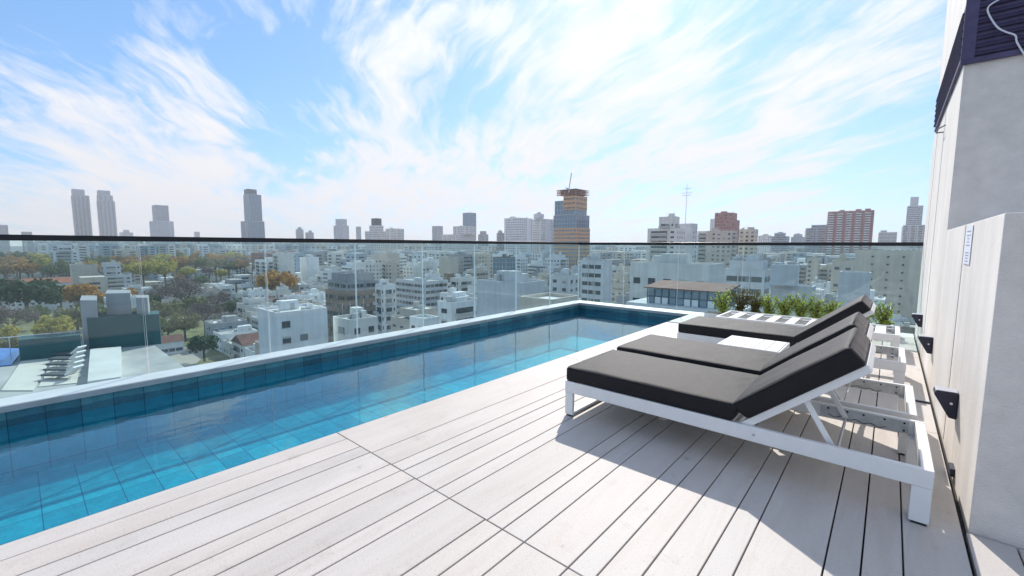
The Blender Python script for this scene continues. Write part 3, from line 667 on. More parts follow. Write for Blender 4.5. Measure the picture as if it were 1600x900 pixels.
def facade(g, a, b, z0, z1, nrm, style, rnd, fh=2.9, wi=1, ti=2):
    """windows, slabs and balconies on the wall that runs from a to b (2-D points); nrm is its outward normal"""
    dx, dy = b[0]-a[0], b[1]-a[1]; Lw = math.hypot(dx, dy)
    if Lw < 2.5 or z1-z0 < 3: return
    tx, ty = dx/Lw, dy/Lw; nf = max(1, int((z1-z0-.7)/fh)); fh = (z1-z0-.6)/nf
    def quad(s0, s1, za, zb, off, mi):
        p = [(a[0]+tx*s+nrm[0]*off, a[1]+ty*s+nrm[1]*off) for s in (s0, s1)]
        f = [(p[0][0], p[0][1], za), (p[1][0], p[1][1], za), (p[1][0], p[1][1], zb), (p[0][0], p[0][1], zb)]
        if tx*nrm[1]-ty*nrm[0] > 0: f.reverse()
        g.face(f, mi)
    def slab_(s0, s1, za, zb, off, mi):
        c = ((s0+s1)/2); g.obox((a[0]+tx*c+nrm[0]*off/2, a[1]+ty*c+nrm[1]*off/2, (za+zb)/2), (tx*(s1-s0)/2, ty*(s1-s0)/2, 0), (nrm[0]*off/2, nrm[1]*off/2, 0), (0, 0, (zb-za)/2), mi)
    if style == 'blank':
        return
    if style == 'dots':
        for s in (Lw*.27, Lw*.5, Lw*.72):
            for k in range(nf): quad(s-.35, s+.35, z0+k*fh+1.3, z0+k*fh+2.0, .05, wi)
        return
    if style == 'curtain':
        quad(.3, Lw-.3, z0+.5, z1-.4, .05, wi)
        for k in range(nf+1): slab_(.2, Lw-.2, z0+k*fh+.35, z0+k*fh+.6, .15, ti)
        n = max(2, int(Lw/3.2))
        for k in range(n+1): s = .3+(Lw-.6)*k/n; slab_(s-.09, s+.09, z0+.4, z1-.4, .22, ti)
        return
    if style == 'bands':
        for k in range(nf):
            quad(.6, Lw-.6, z0+k*fh+1.15, z0+k*fh+2.5, .05, wi)
            for _q in range(int(Lw/5)):
                s_q = rnd.uniform(.7, Lw-2.4); quad(s_q, s_q+1.5, z0+k*fh+1.2, z0+k*fh+2.45, .08, 4)
        n = max(2, int(Lw/2.4))
        for k in range(1, n): s = .6+(Lw-1.2)*k/n; slab_(s-.12, s+.12, z0+.9, z1-.5, .12, 0)
        return
    if style == 'balcony':
        n = max(1, int(Lw/9)); seg = Lw/n
        for j in range(n):
            s0, s1 = j*seg+seg*.12, (j+1)*seg-seg*.30
            for k in range(nf):
                za = z0+k*fh
                quad(s0+.2, (s0+s1)/2, za+.35, za+2.45, .05, wi if rnd.random() < .7 else 4); quad((s0+s1)/2, s1-.2, za+.35, za+2.45, .05, wi if rnd.random() < .7 else 4)
                slab_(s0, s1, za+.12, za+.30, 1.3, ti)
                slab_(s0, s0+.12, za+.30, za+1.2, 1.3, ti)
                p = 1.3
                c = (s0+s1)/2; g.obox((a[0]+tx*c+nrm[0]*p, a[1]+ty*c+nrm[1]*p, za+.78), (tx*(s1-s0)/2, ty*(s1-s0)/2, 0), (nrm[0]*.05, nrm[1]*.05, 0), (0, 0, .42), ti)
                quad((j+1)*seg-seg*.20, (j+1)*seg-seg*.08, za+1.1, za+2.3, .05, wi)
        return
    # punched windows
    pitch = rnd.choice((2.6, 3.0, 3.6)); n = max(1, int(Lw/pitch)); seg = Lw/n; ww = seg*rnd.uniform(.34, .5)
    skip = {j for j in range(n) if rnd.random() < .12}
    for j in range(n):
        if j in skip: continue
        s0 = j*seg+(seg-ww)/2
        for k in range(nf):
            if rnd.random() < .04: continue
            quad(s0, s0+ww, z0+k*fh+1.05, z0+k*fh+2.35, .05, wi if rnd.random() < .84 else 4)
            if rnd.random() < .12: slab_(s0, s0+.8, z0+k*fh+.35, z0+k*fh+.9, .35, ti)
            if rnd.random() < .35: quad(s0, s0+ww, z0+k*fh+1.75+rnd.uniform(0, .3), z0+k*fh+2.38, .07, ti)
        if rnd.random() < .5:
            for k in range(nf): slab_(s0-.1, s0+ww+.1, z0+k*fh+.92, z0+k*fh+1.05, .14, ti)

def block(g, x0, x1, y0, y1, z0, z1, styles, rnd, roof=3, parapet=.55, fh=2.9):
    """axis-aligned block in the mesh g; styles for the faces towards -Y, +X, +Y, -X; material 0 wall, 1 window, 2 trim, 3 roof"""
    i = len(g.f); g.box(x0, x1, y0, y1, z0, z1, 0, bottom=False); 
    facade(g, (x0, y0), (x1, y0), z0, z1, (0, -1), styles[0], rnd, fh); facade(g, (x1, y0), (x1, y1), z0, z1, (1, 0), styles[1], rnd, fh)
    facade(g, (x1, y1), (x0, y1), z0, z1, (0, 1), styles[2], rnd, fh); facade(g, (x0, y1), (x0, y0), z0, z1, (-1, 0), styles[3], rnd, fh)
    if parapet:
        w_ = .25; zt = z1+parapet
        g.box(x0, x1, y0, y0+w_, z1+.01, zt, 0, False); g.box(x0, x1, y1-w_, y1, z1+.01, zt, 0, False)
        g.box(x0, x0+w_, y0+w_+.01, y1-w_-.01, z1+.01, zt, 0, False); g.box(x1-w_, x1, y0+w_+.01, y1-w_-.01, z1+.01, zt, 0, False)
        g.face([(x0+w_, y0+w_, z1+.03), (x1-w_, y0+w_, z1+.03), (x1-w_, y1-w_, z1+.03), (x0+w_, y1-w_, z1+.03)], roof)
    else:
        g.face([(x0, y0, z1+.03), (x1, y0, z1+.03), (x1, y1, z1+.03), (x0, y1, z1+.03)], roof)

FOOT = []      # footprints taken: (x0,x1,y0,y1)
def foot(px0, px1, py, c, aspect=1.0, front=None):
    """world footprint of an axis-aligned block whose outline spans px0..px1 with its top at row py, near corner about c metres in.
    aspect = its depth (Y) over its width (X)"""
    def ext(P, ex, px):
        v_ = P-CAM; k = (px-800)/FPX
        # (RV.(v+t ex)) = k FV.(v+t ex)
        den = RV.dot(ex)-k*FV.dot(ex)
        return (k*FV.dot(v_)-RV.dot(v_))/den
    if front is None: front = px0 > 1330
    if front:
        if px0 > 1397:      # left and front faces seen
            P = P3(px0, py, c); w_ = ext(P, Vector((1, 0, 0)), px1); return P.x, P.x+w_, P.y, P.y+w_*aspect
        P = P3(px0, py, c); w_ = ext(P, Vector((1, 0, 0)), px1); return P.x, P.x+w_, P.y, P.y+abs(w_)*aspect
    if px0 < 100:
        P = P3(px0, py, c); d_ = ext(P, Vector((0, 1, 0)), px1); return P.x-d_/aspect, P.x, P.y, P.y+d_
    lo, hi = 0.02, .98
    for _ in range(40):
        t = (lo+hi)/2; xc = px0+(px1-px0)*t; P = P3(xc, py, c)
        w_ = -ext(P, Vector((1, 0, 0)), px0); d_ = ext(P, Vector((0, 1, 0)), px1)
        if w_ < 0: w_ = 1e9
        if d_ < 0: d_ = 1e9
        if d_ > aspect*w_: lo = t
        else: hi = t
    return P.x-w_, P.x, P.y, P.y+d_
def ztop(px, py, c): return P3(px, py, c).z

LANDMARKS = []
def roofstuff(g, x0, x1, y0, y1, z, rnd, n=2):
    for _ in range(n):
        w_, d_ = min((x1-x0)*rnd.uniform(.15, .35), 5.5), min((y1-y0)*rnd.uniform(.15, .35), 5.5)
        cx_, cy_ = rnd.uniform(x0+w_, x1-w_), rnd.uniform(y0+d_, y1-d_)
        g.box(cx_-w_/2, cx_+w_/2, cy_-d_/2, cy_+d_/2, z+.05, z+rnd.uniform(1.6, 3.0), 0, False)
    clutter(g, x0, x1, y0, y1, z, rnd, 7)
    for _ in range(n):
        cx_, cy_ = rnd.uniform(x0+1, x1-1), rnd.uniform(y0+1, y1-1)
        g.cyl((cx_, cy_, z+.05), (cx_, cy_, z+rnd.uniform(1.0, 2.2)), .8, n=8, mi=2)
def clutter(g, x0, x1, y0, y1, z, rnd, n=6):
    for _ in range(n):
        x, y = rnd.uniform(x0+.6, x1-.6), rnd.uniform(y0+.6, y1-.6); t = rnd.random()
        if t < .35: g.cyl((x, y, z), (x, y, z+rnd.uniform(2, 4.5)), .05, n=4, mi=2)
        elif t < .7: g.box(x-.45, x+.45, y-.3, y+.3, z+.05, z+.9, 2, False)
        elif t < .85: g.box(x-1.2, x+1.2, y-.12, y+.12, z+.05, z+rnd.uniform(1, 2), 0, False)
        else: g.box(x-.9, x+.9, y-.6, y+.6, z+.5, z+.6, 1, True)
def building(name, label, cat, tiers, c, col, style='punched', aspect=1.0, roof='grey', win=None, trim=None, fh=2.9, seed=1, stuff=1, parts=None, keep=True, parapet=.55, group=None, z0=None, front=None):
    """tiers: (px0, px1, py_top[, colour, style, part name]) from the lowest to the highest; the first reaches the ground"""
    rnd = random.Random(seed*7+3); base = GZ if z0 is None else z0
    foots = []
    for tr in tiers:
        f = foot(tr[0], tr[1], tr[2], c, aspect, front); foots.append((*f, ztop((tr[0]+tr[1])/2, tr[2], c)))
    for f_ in foots:
        if max(f_[1]-f_[0], f_[3]-f_[2]) > 250 or f_[4]-GZ < 3: print("BADFOOT", label, [round(q_, 1) for q_ in f_]); raise SystemExit
    X0, X1, Y0, Y1, _ = foots[0]; cx_, cy_ = (X0+X1)/2, (Y0+Y1)/2
    if keep: FOOT.append((X0-2, X1+2, Y0-2, Y1+2))
    root = tag(empty(name, (cx_, cy_, base)), label, cat, group)
    zprev = base
    order = sorted(range(len(tiers)), key=lambda i: foots[i][4])
    for n_, i in enumerate(range(len(tiers))):
        tr = tiers[i]; x0, x1, y0, y1, zt = foots[i]
        colr = tr[3] if len(tr) > 3 and tr[3] else col; sty = tr[4] if len(tr) > 4 and tr[4] else style
        pn = tr[5] if len(tr) > 5 else ('main_block' if i == 0 else 'upper_block')
        zb = base if i == 0 else foots[i-1][4]+.02
        if len(tr) > 6 and tr[6] == 'ground': zb = base
        if i and zb > zt: zb = base
        st_ = sty if isinstance(sty, tuple) else (sty,)*4
        g = MB(); block(g, x0-cx_, x1-cx_, y0-cy_, y1-cy_, zb-base, zt-base-(parapet or 0), st_, rnd, 3, parapet, fh)
        if i == len(tiers)-1 and stuff: roofstuff(g, x0-cx_, x1-cx_, y0-cy_, y1-cy_, zt-base-(parapet or 0), rnd, stuff)
        g.build(pn, [WM[colr], win or WIN, trim or TRIM, ROOF[roof], WINP], root)
    return root, foots, (cx_, cy_)

# ---------- skyline
TW = 'punched'
b1 = building('residential_tower', 'left one of two tall slim grey towers on the far left skyline', 'tower', [(111, 139, 304, 'pale grey', 'balcony'), (111, 132, 295, 'pale grey', 'bands')], 1050, 'pale grey', 'balcony', .8, stuff=0, seed=1)
building('residential_tower', 'right one of two tall slim grey towers on the far left skyline', 'tower', [(151, 179, 313, 'pale grey', 'balcony'), (151, 176, 304, 'pale grey', 'balcony'), (151, 172, 297, 'pale grey', 'bands')], 1050, 'pale grey', 'balcony', .8, stuff=0, seed=2)
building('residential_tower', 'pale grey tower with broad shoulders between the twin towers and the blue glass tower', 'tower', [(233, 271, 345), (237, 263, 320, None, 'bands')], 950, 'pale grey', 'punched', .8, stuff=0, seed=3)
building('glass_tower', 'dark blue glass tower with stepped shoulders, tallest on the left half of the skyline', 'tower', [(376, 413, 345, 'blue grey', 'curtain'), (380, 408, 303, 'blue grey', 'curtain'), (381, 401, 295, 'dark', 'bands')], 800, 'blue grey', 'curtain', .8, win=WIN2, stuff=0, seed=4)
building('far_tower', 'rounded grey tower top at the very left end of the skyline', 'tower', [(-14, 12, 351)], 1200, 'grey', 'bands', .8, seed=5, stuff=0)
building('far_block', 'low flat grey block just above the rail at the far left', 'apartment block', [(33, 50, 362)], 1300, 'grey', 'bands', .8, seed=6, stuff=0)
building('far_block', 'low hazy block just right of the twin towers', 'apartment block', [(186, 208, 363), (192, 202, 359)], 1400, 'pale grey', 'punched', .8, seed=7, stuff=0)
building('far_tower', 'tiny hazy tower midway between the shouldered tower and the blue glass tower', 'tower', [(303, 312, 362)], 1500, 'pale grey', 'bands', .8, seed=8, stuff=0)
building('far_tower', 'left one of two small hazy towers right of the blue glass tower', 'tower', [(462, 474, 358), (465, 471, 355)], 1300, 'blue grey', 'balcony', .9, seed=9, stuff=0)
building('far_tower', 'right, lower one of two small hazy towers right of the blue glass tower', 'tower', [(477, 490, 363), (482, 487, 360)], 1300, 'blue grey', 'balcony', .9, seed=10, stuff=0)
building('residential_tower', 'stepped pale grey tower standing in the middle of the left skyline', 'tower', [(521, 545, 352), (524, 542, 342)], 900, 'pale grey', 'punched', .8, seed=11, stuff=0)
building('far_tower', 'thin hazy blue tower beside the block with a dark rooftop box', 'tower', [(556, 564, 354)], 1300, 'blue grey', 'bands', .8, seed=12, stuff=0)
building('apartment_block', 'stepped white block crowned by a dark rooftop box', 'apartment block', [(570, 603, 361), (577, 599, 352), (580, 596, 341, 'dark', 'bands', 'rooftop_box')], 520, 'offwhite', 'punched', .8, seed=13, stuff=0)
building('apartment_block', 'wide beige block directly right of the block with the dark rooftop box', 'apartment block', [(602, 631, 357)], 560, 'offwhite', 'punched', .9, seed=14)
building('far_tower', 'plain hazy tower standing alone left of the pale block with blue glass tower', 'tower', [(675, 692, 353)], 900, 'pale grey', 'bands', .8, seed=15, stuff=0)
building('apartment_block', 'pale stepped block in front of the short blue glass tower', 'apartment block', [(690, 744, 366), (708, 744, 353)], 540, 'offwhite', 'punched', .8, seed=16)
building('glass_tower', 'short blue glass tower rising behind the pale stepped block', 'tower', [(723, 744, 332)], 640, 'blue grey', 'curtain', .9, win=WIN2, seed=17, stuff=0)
building('apartment_block', 'small dome topped grey block left of the long white windowed block', 'apartment block', [(747, 763, 366), (750, 760, 361)], 700, 'grey', 'punched', .9, seed=18, stuff=0)
building('apartment_block', 'small grey block tucked against the left end of the long white windowed block', 'apartment block', [(776, 792, 364), (778, 785, 361)], 600, 'grey', 'balcony', .9, seed=19)
building('apartment_block', 'long white windowed block, left half, beside the unfinished orange tower', 'apartment block', [(788, 832, 340)], 400, 'white', 'punched', 1.0, seed=20)
building('apartment_block', 'white windowed block directly behind the left side of the unfinished tower', 'apartment block', [(830, 868, 342), (834, 850, 334)], 420, 'pale grey', 'punched', 1.0, seed=21)
# unfinished tower with crane
r_, f_, cc_ = building('unfinished_tower', 'unfinished tower with orange brick floors, glass middle and a small crane on top', 'tower',
    [(865, 922, 356, 'orange', 'bands', 'brick_base'), (865, 921, 335, 'blue grey', 'curtain', 'glass_floors'), (867, 917, 312, 'blue grey', 'curtain', 'glass_upper_floors')], 300, 'orange', 'bands', .9, win=WIN2, fh=3.4, seed=22, stuff=0, parapet=0)
g = MB(); b0 = f_[2]; z_ = b0[4]-GZ
fx = foot(893, 917, 303, 300, .9); zz2 = ztop(900, 303, 300)-GZ
block(g, b0[1]-cc_[0]-(b0[1]-b0[0])*.55, b0[1]-cc_[0]+.6, b0[2]-cc_[1]-.6, b0[3]-cc_[1]-.5, z_-9, z_+4, ('bands',)*4, random.Random(1), 3, 0, 3.2)
g.build('brick_upper_floors', [WM['orange'], WIN, TRIM, ROOF['grey'], WINP], r_)
g = MB(); zt = ztop(897, 293, 300)-GZ
for k in range(4):
    z = z_+4.1+k*1.45
    g.box(b0[0]-cc_[0]+3, b0[1]-cc_[0]+2.0, b0[2]-cc_[1]-2.0, b0[3]-cc_[1]+1, z+1.1, z+1.42)
    for a in range(6):
        for c in range(2): xx = b0[0]-cc_[0]+4+a*((b0[1]-b0[0])-3)/5; yy = b0[2]-cc_[1]-1+c*10; g.box(xx-.25, xx+.25, yy-.25, yy+.25, z, z+1.1)
g.build('open_floor_slabs', [WM['terracotta']], r_)
for k in range(6):
    g = MB(); z = 18+k*4; g.box(b0[1]-cc_[0]+.5, b0[1]-cc_[0]+3.0, b0[3]-cc_[1]-4, b0[3]-cc_[1]-1, z+14, z+14.4); g.build('hoist_platform', WM['grey'], r_)
pb = P3(889, 299, 300); pt = P3(893, 270, 300)
cr = tag(empty('crane', (pb.x, pb.y, pb.z-1)), 'small white crane with tilted jib standing on top of the unfinished tower', 'crane')
g = MB(); g.bar((0, 0, 0), (0, 0, 3.2), .5, .5, (1, 0, 0)); g.build('mast', WM['white'], cr)
g = MB(); v_ = pt-Vector((pb.x, pb.y, pb.z-1)); g.bar((0, 0, 3), v_, .55, .55, (0, 1, 0)); g.bar(Vector((0, 0, 3)), Vector((-2.5, -1.5, 4.2)), .9, .9); g.build('jib', WM['grey'], cr)

building('apartment_block', 'white stepped apartment block with dark balconies right of the unfinished tower', 'apartment block', [(1012, 1071, 356, None, ('balcony', 'punched', 'blank', 'blank')), (1030, 1062, 338)], 190, 'offwhite', 'balcony', .8, seed=23, stuff=1)
building('apartment_block', 'pale windowed block joined to the right of the white stepped block', 'apartment block', [(1060, 1090, 349)], 200, 'pale grey', ('blank', 'punched', 'blank', 'blank'), .9, seed=24, stuff=0)
ap = P3(1071, 349, 196)
an = tag(empty('antenna_mast', (ap.x, ap.y, ap.z-1)), 'tall thin lattice antenna mast on the roof of the stepped white block', 'antenna')
g = MB(); g.cyl((0, 0, 0), (0, 0, 18.2*CK), .16, .09, 6); g.build('mast', WM['grey'], an)
for z, L_ in ((13.2*CK, 2.4), (14.3*CK, 2.9), (16.2*CK, 2.0)):
    g = MB(); g.bar((-L_, 0, z), (L_, 0, z), .09, .09); g.bar((0, -L_, z), (0, L_, z), .09, .09, (1, 0, 0))
    for s_ in (-L_, -L_*.5, L_*.5, L_): g.bar((s_, 0, z-.7), (s_, 0, z+.7), .07, .07, (1, 0, 0))
    g.build('antenna_array', WM['grey'], an)
building('brick_tower', 'square red brick tower rising behind the long beige block', 'tower', [(1112, 1156, 343, 'brick red', 'punched'), (1117, 1152, 332, 'brick red', 'punched')], 330, 'brick red', 'punched', .9, seed=25)
building('apartment_block', 'narrow pale block just left of the red brick tower', 'apartment block', [(1090, 1115, 361), (1110, 1117, 342)], 240, 'offwhite', 'balcony', .9, seed=26, stuff=0)
building('apartment_block', 'long beige block at the foot of the red brick tower', 'apartment block', [(1104, 1152, 360)], 225, 'beige', ('punched', 'balcony', 'blank', 'blank'), .8, seed=27)
building('apartment_block', 'beige block with rooftop piers right of the red brick tower', 'apartment block', [(1155, 1185, 358)], 235, 'cream', ('punched', 'punched', 'blank', 'blank'), .8, seed=28, stuff=3)
building('far_block', 'low jagged grey roofs on the skyline right of the beige blocks', 'apartment block', [(1185, 1206, 368)], 420, 'offwhite', 'punched', .9, seed=29, stuff=3)
building('far_block', 'low grey block with a stepped roof between beige blocks and striped tower', 'apartment block', [(1203, 1234, 369), (1210, 1228, 364)], 520, 'blue grey', 'bands', .9, seed=30, stuff=2)
building('far_block', 'small gabled hazy block just left of the grey brown block', 'apartment block', [(1236, 1258, 370), (1240, 1254, 366)], 700, 'blue grey', 'punched', .9, seed=31, stuff=1)
building('apartment_block', 'grey brown block touching the left side of the red and white striped slab', 'apartment block', [(1259, 1297, 356), (1268, 1297, 351)], 440, 'blue grey', 'balcony', .9, seed=32, stuff=0)
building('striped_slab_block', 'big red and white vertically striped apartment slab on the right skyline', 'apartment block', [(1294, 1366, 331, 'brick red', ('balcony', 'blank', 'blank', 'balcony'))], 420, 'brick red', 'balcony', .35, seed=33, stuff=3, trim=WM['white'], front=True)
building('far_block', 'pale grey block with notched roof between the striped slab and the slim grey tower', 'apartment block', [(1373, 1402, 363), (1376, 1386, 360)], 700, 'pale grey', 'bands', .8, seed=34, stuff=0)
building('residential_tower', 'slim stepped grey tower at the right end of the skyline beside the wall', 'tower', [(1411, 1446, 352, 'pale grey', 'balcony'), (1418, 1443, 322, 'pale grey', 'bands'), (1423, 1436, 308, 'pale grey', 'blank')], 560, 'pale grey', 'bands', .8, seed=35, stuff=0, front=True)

# ---------- middle distance, seen through the glass
building('balcony_tower', 'white stepped tower striped with balconies among the autumn trees at the left', 'apartment block', [(82, 122, 392, None, ('balcony', 'balcony', 'blank', 'blank')), (90, 112, 383, None, 'bands')], 300, 'white', 'balcony', .8, seed=41, stuff=0)
building('cream_block', 'plain cream block with blank walls right of the striped balcony tower', 'apartment block', [(108, 152, 414)], 260, 'cream', ('blank', 'blank', 'blank', 'blank'), .8, seed=42)
building('stepped_block', 'white stepped terrace block behind the orange tree at the left', 'apartment block', [(156, 206, 431, None, 'balcony'), (158, 188, 411, None, 'balcony')], 250, 'pale grey', 'balcony', .8, seed=43)
building('low_house', 'low white wall building behind the orange trees, right of the terrace block', 'house', [(190, 241, 452), (200, 220, 447)], 235, 'white', 'punched', .9, seed=44, stuff=0)
building('white_block', 'white block with planted terraces and blank side walls behind the big orange tree', 'apartment block', [(398, 458, 407, None, ('balcony', 'balcony', 'blank', 'blank'))], 262, 'white', 'balcony', .8, seed=45, stuff=3)
building('white_block', 'plain white block with a tall blank wall right of the planted terraces', 'apartment block', [(468, 498, 402, None, 'blank')], 270, 'white', 'blank', .8, seed=46, stuff=2)
building('terraced_block', 'dark layered block with planted terraces in brown and grey bands', 'apartment block', [(508, 592, 456, 'brown', 'bands'), (512, 590, 440, 'grey', 'bands'), (518, 584, 428, 'grey', 'bands')], 120, 'grey', 'bands', .9, seed=47, stuff=2)
building('near_white_house', 'big plain white building with a flat pale roof close behind the pool glass', 'house', [(402, 511, 489, 'white', ('blank', 'punched', 'blank', 'blank'))], 62, 'white', 'blank', 1.0, roof='pale', seed=48, stuff=1)
building('gabled_house', 'pale walled house right of the big plain white building, with sloping parapets', 'house', [(520, 590, 500, 'offwhite', 'punched')], 66, 'cream', 'punched', .9, seed=49, stuff=2)
building('small_white_house', 'small white house with balcony between the layered block and the grey walls', 'house', [(586, 618, 445)], 115, 'white', 'balcony', .9, seed=50, stuff=1)
building('blue_grey_hall', 'long low pale hall left of the yellow trees', 'hall', [(618, 700, 440)], 150, 'pale grey', 'bands', .6, seed=51, stuff=1)
building('low_house', 'small bright roofed house close beyond the pool glass left of centre', 'house', [(640, 686, 498, 'white')], 75, 'white', 'punched', .8, seed=52, stuff=0)
building('grey_wall_building', 'wide blank grey wall building close beyond the pool at the centre', 'building', [(745, 852, 442, 'pale grey', ('blank', 'blank', 'blank', 'blank'))], 70, 'pale grey', 'blank', .7, seed=53, stuff=3)
building('pale_block', 'pale block standing in front of the foot of the unfinished tower', 'building', [(860, 905, 430, 'pale grey', 'punched')], 125, 'pale grey', 'punched', .8, seed=54, stuff=2)
building('tall_plain_block', 'tall pale block with blank side wall below and right of the unfinished tower', 'apartment block', [(908, 957, 407, 'pale grey', ('bands', 'blank', 'blank', 'blank'))], 110, 'pale grey', 'bands', .8, seed=55, stuff=2)
building('dark_glass_block', 'dark teal windowed block left of the unfinished tower below the rail', 'apartment block', [(770, 806, 402)], 230, 'dark', 'curtain', .8, seed=56, stuff=1, win=WIN2)
building('pale_gable_house', 'cream gabled block left of centre behind the yellow trees', 'house', [(686, 716, 402, 'cream', 'blank')], 240, 'cream', 'blank', .8, seed=57, stuff=0)
building('terrace_parapet_roof', 'flat sunlit roof terrace directly beyond the far corner of the pool', 'building', [(812, 905, 468, 'cream', 'blank')], 45, 'cream', 'blank', 1.2, roof='pale', seed=58, stuff=0)
building('long_white_building', 'long plain cream walled building with few square windows behind the end glass', 'building', [(985, 1132, 413, 'offwhite', ('punched', 'blank', 'blank', 'blank'))], 62, 'offwhite', 'punched', .6, seed=59, stuff=2, fh=4)
building('terraced_block', 'pale block of shallow terraces with green awnings right of the long cream building', 'apartment block', [(1132, 1204, 422, 'pale grey', 'bands'), (1140, 1200, 408, 'pale grey', 'bands')], 80, 'pale grey', 'bands', .7, seed=60, stuff=3)
building('blank_wall_block', 'stepped blank pale wall directly behind the green shrubs', 'building', [(1205, 1275, 448, 'pale grey', 'blank'), (1205, 1250, 414, 'pale grey', 'blank')], 60, 'pale grey', 'blank', .6, seed=61, stuff=0)
building('blank_wall_block', 'plain pale block behind the raised black backrests', 'building', [(1312, 1362, 426, 'pale grey', 'blank')], 62, 'pale grey', 'blank', .6, seed=62, stuff=0)
building('spotted_wall_block', 'large cream block with columns of small square windows below the rail at right', 'apartment block', [(1337, 1445, 391, 'cream', ('dots', 'blank', 'blank', 'dots'))], 130, 'cream', 'dots', .5, seed=63, stuff=0, front=True)
building('yellow_topped_block', 'low block with pale yellow parapet left of the spotted cream block', 'building', [(1300, 1336, 408, 'cream', 'punched')], 110, 'cream', 'punched', .7, seed=64, stuff=2)
building('brown_hall', 'low wide brown brick hall behind the white planted block', 'hall', [(392, 470, 396, 'brick red', 'bands')], 340, 'brick red', 'bands', .4, seed=65, stuff=2)

# red roofed long house at the left
hp = foot(12, 112, 446, 205, 1.6); hc = ((hp[0]+hp[1])/2, (hp[2]+hp[3])/2); hz = ztop(60, 446, 205)-GZ
FOOT.append((hp[0]-2, hp[1]+2, hp[2]-2, hp[3]+2))
rh = tag(empty('red_roofed_house', (hc[0], hc[1], GZ)), 'long low white house with red tiled roof at the left edge', 'house')
g = MB(); hw, hd = (hp[1]-hp[0])/2, (hp[3]-hp[2])/2
block(g, -hw, hw, -hd, hd, 0, hz, ('punched',)*4, random.Random(3), 3, 0); g.build('walls', [WM['white'], WIN, TRIM, ROOF['grey'], WINP], rh)
g = MB(); g.prism([(-hw-.6, hz+.05), (0, hz+3.4), (hw+.6, hz+.05)], -hd-.6, hd+.6, 'y'); g.build('roof', ROOF['tile'], rh)

# glazed penthouse with dark red roof in front of the long cream building
pf = foot(1012, 1150, 458, 40, .55); pc = ((pf[0]+pf[1])/2, (pf[2]+pf[3])/2); pz1 = ztop(1080, 456, 40); pz0 = ztop(1080, 484, 40)
FOOT.append((pf[0]-2, pf[1]+2, pf[2]-2, pf[3]+2))
ph = tag(empty('glazed_penthouse', (pc[0], pc[1], GZ)), 'glazed penthouse under a dark red roof just beyond the end glass', 'penthouse')
hw, hd = (pf[1]-pf[0])/2, (pf[3]-pf[2])/2; a_, b_ = pz0-GZ, pz1-GZ
g = MB(); g.box(-hw-2.5, hw+2, -hd-1.2, hd+1, 0, a_); g.build('lower_floors', [WM['pale grey']], ph)
g = MB(); g.box(-hw+.1, hw-.1, -hd+.1, hd-.1, a_+.01, b_-.12); g.build('glass_walls', WIN2, ph)
M_TRUSS = mat('teal_window_frame', (.03, .075, .09), .5)
g = MB()
for k in range(11):
    x = -hw+k*2*hw/10; g.box(x-.06, x+.06, -hd-.0, -hd+.09, a_+.01, b_-.1)
for k in range(7):
    y = -hd+k*2*hd/6; g.box(hw-.09, hw+.0, y-.06, y+.06, a_+.01, b_-.1)
g.box(-hw, hw, -hd-.02, -hd+.09, a_+.9, a_+1.0); g.box(hw-.09, hw+.02, -hd, hd, a_+.9, a_+1.0)
for k in (1, 2, 5, 6, 8): x = -hw+k*2*hw/10; g.box(x+.1, x+2*hw/10-.1, -hd-.03, -hd+.05, a_+.02, a_+.88, 1)
g.build('window_frames', [M_TRUSS, WM['white']], ph)
g = MB(); g.hexa([(-hw-.4, -hd-.5, b_-.1), (hw+.4, -hd-.5, b_-.1), (hw+.4, hd+.4, b_+.35), (-hw-.4, hd+.4, b_+.35), (-hw-.4, -hd-.5, b_+.02), (hw+.4, -hd-.5, b_+.02), (hw+.4, hd+.4, b_+.6), (-hw-.4, hd+.4, b_+.6)])
g.build('roof', ROOF['rust'], ph)

# neighbouring roof terrace with its own pool and loungers, lower left
NZ = P3(90, 575, 30/CK).z
def onz(px, py, z=NZ): d_ = pxdir(px, py); t = (z-CAM.z)/d_.z; return CAM+d_*t
A = onz(18, 640); B_ = onz(262, 560); 
tcx, tcy = P3(110, 575, 42).x, P3(110, 575, 42).y
c00 = onz(45, 600); c10 = onz(140, 600); c01 = onz(45, 548); cc0 = onz(130, 575)
nb = tag(empty('terrace_building', (cc0.x, cc0.y, GZ)), 'lower neighbouring building whose roof terrace has a small blue pool and dark lower walls', 'building')
FOOT.append((cc0.x-28, cc0.x+14, cc0.y-12, cc0.y+16))
zr = NZ-GZ
bx0, bx1 = onz(60, 541).x-cc0.x, -8-cc0.x; by1 = onz(252, 548).y-cc0.y
g = MB(); block(g, bx0, bx1, -14, by1, 0, zr, ('punched', 'blank', 'blank', 'blank'), random.Random(5), 3, 0); g.build('main_block', [WM['pale grey'], WIN, TRIM, ROOF['grey'], WINP], nb)
g = MB(); 
def lz(px, py): p = onz(px, py); return p.x-cc0.x, p.y-cc0.y
p1, p2 = lz(2, 540), lz(60, 590)
def lquad(gm, pts, z, h, mi=0):
    P_ = [lz(*p) for p in pts]; gm.hexa([(x, y, z) for x, y in P_]+[(x, y, z+h) for x, y in P_], mi)
M_BLUE = mat('bright_pool_blue', (.02, .13, .50), .15, spec=.8); M_TERR = mat('sunlit_terrace_paving', (.60, .58, .52), .8, noise=.1, nscale=.8)
g = MB(); lquad(g, [(2, 612), (52, 612), (84, 556), (40, 556)], zr+.04, .05); lquad(g, [(60, 606), (120, 600), (132, 556), (88, 556)], zr+.04, .04); g.build('paving', M_TERR, nb)
g = MB(); lquad(g, [(-60, 580), (18, 572), (38, 546), (-30, 546)], zr+.05, .06); g.build('small_pool', M_BLUE, nb)
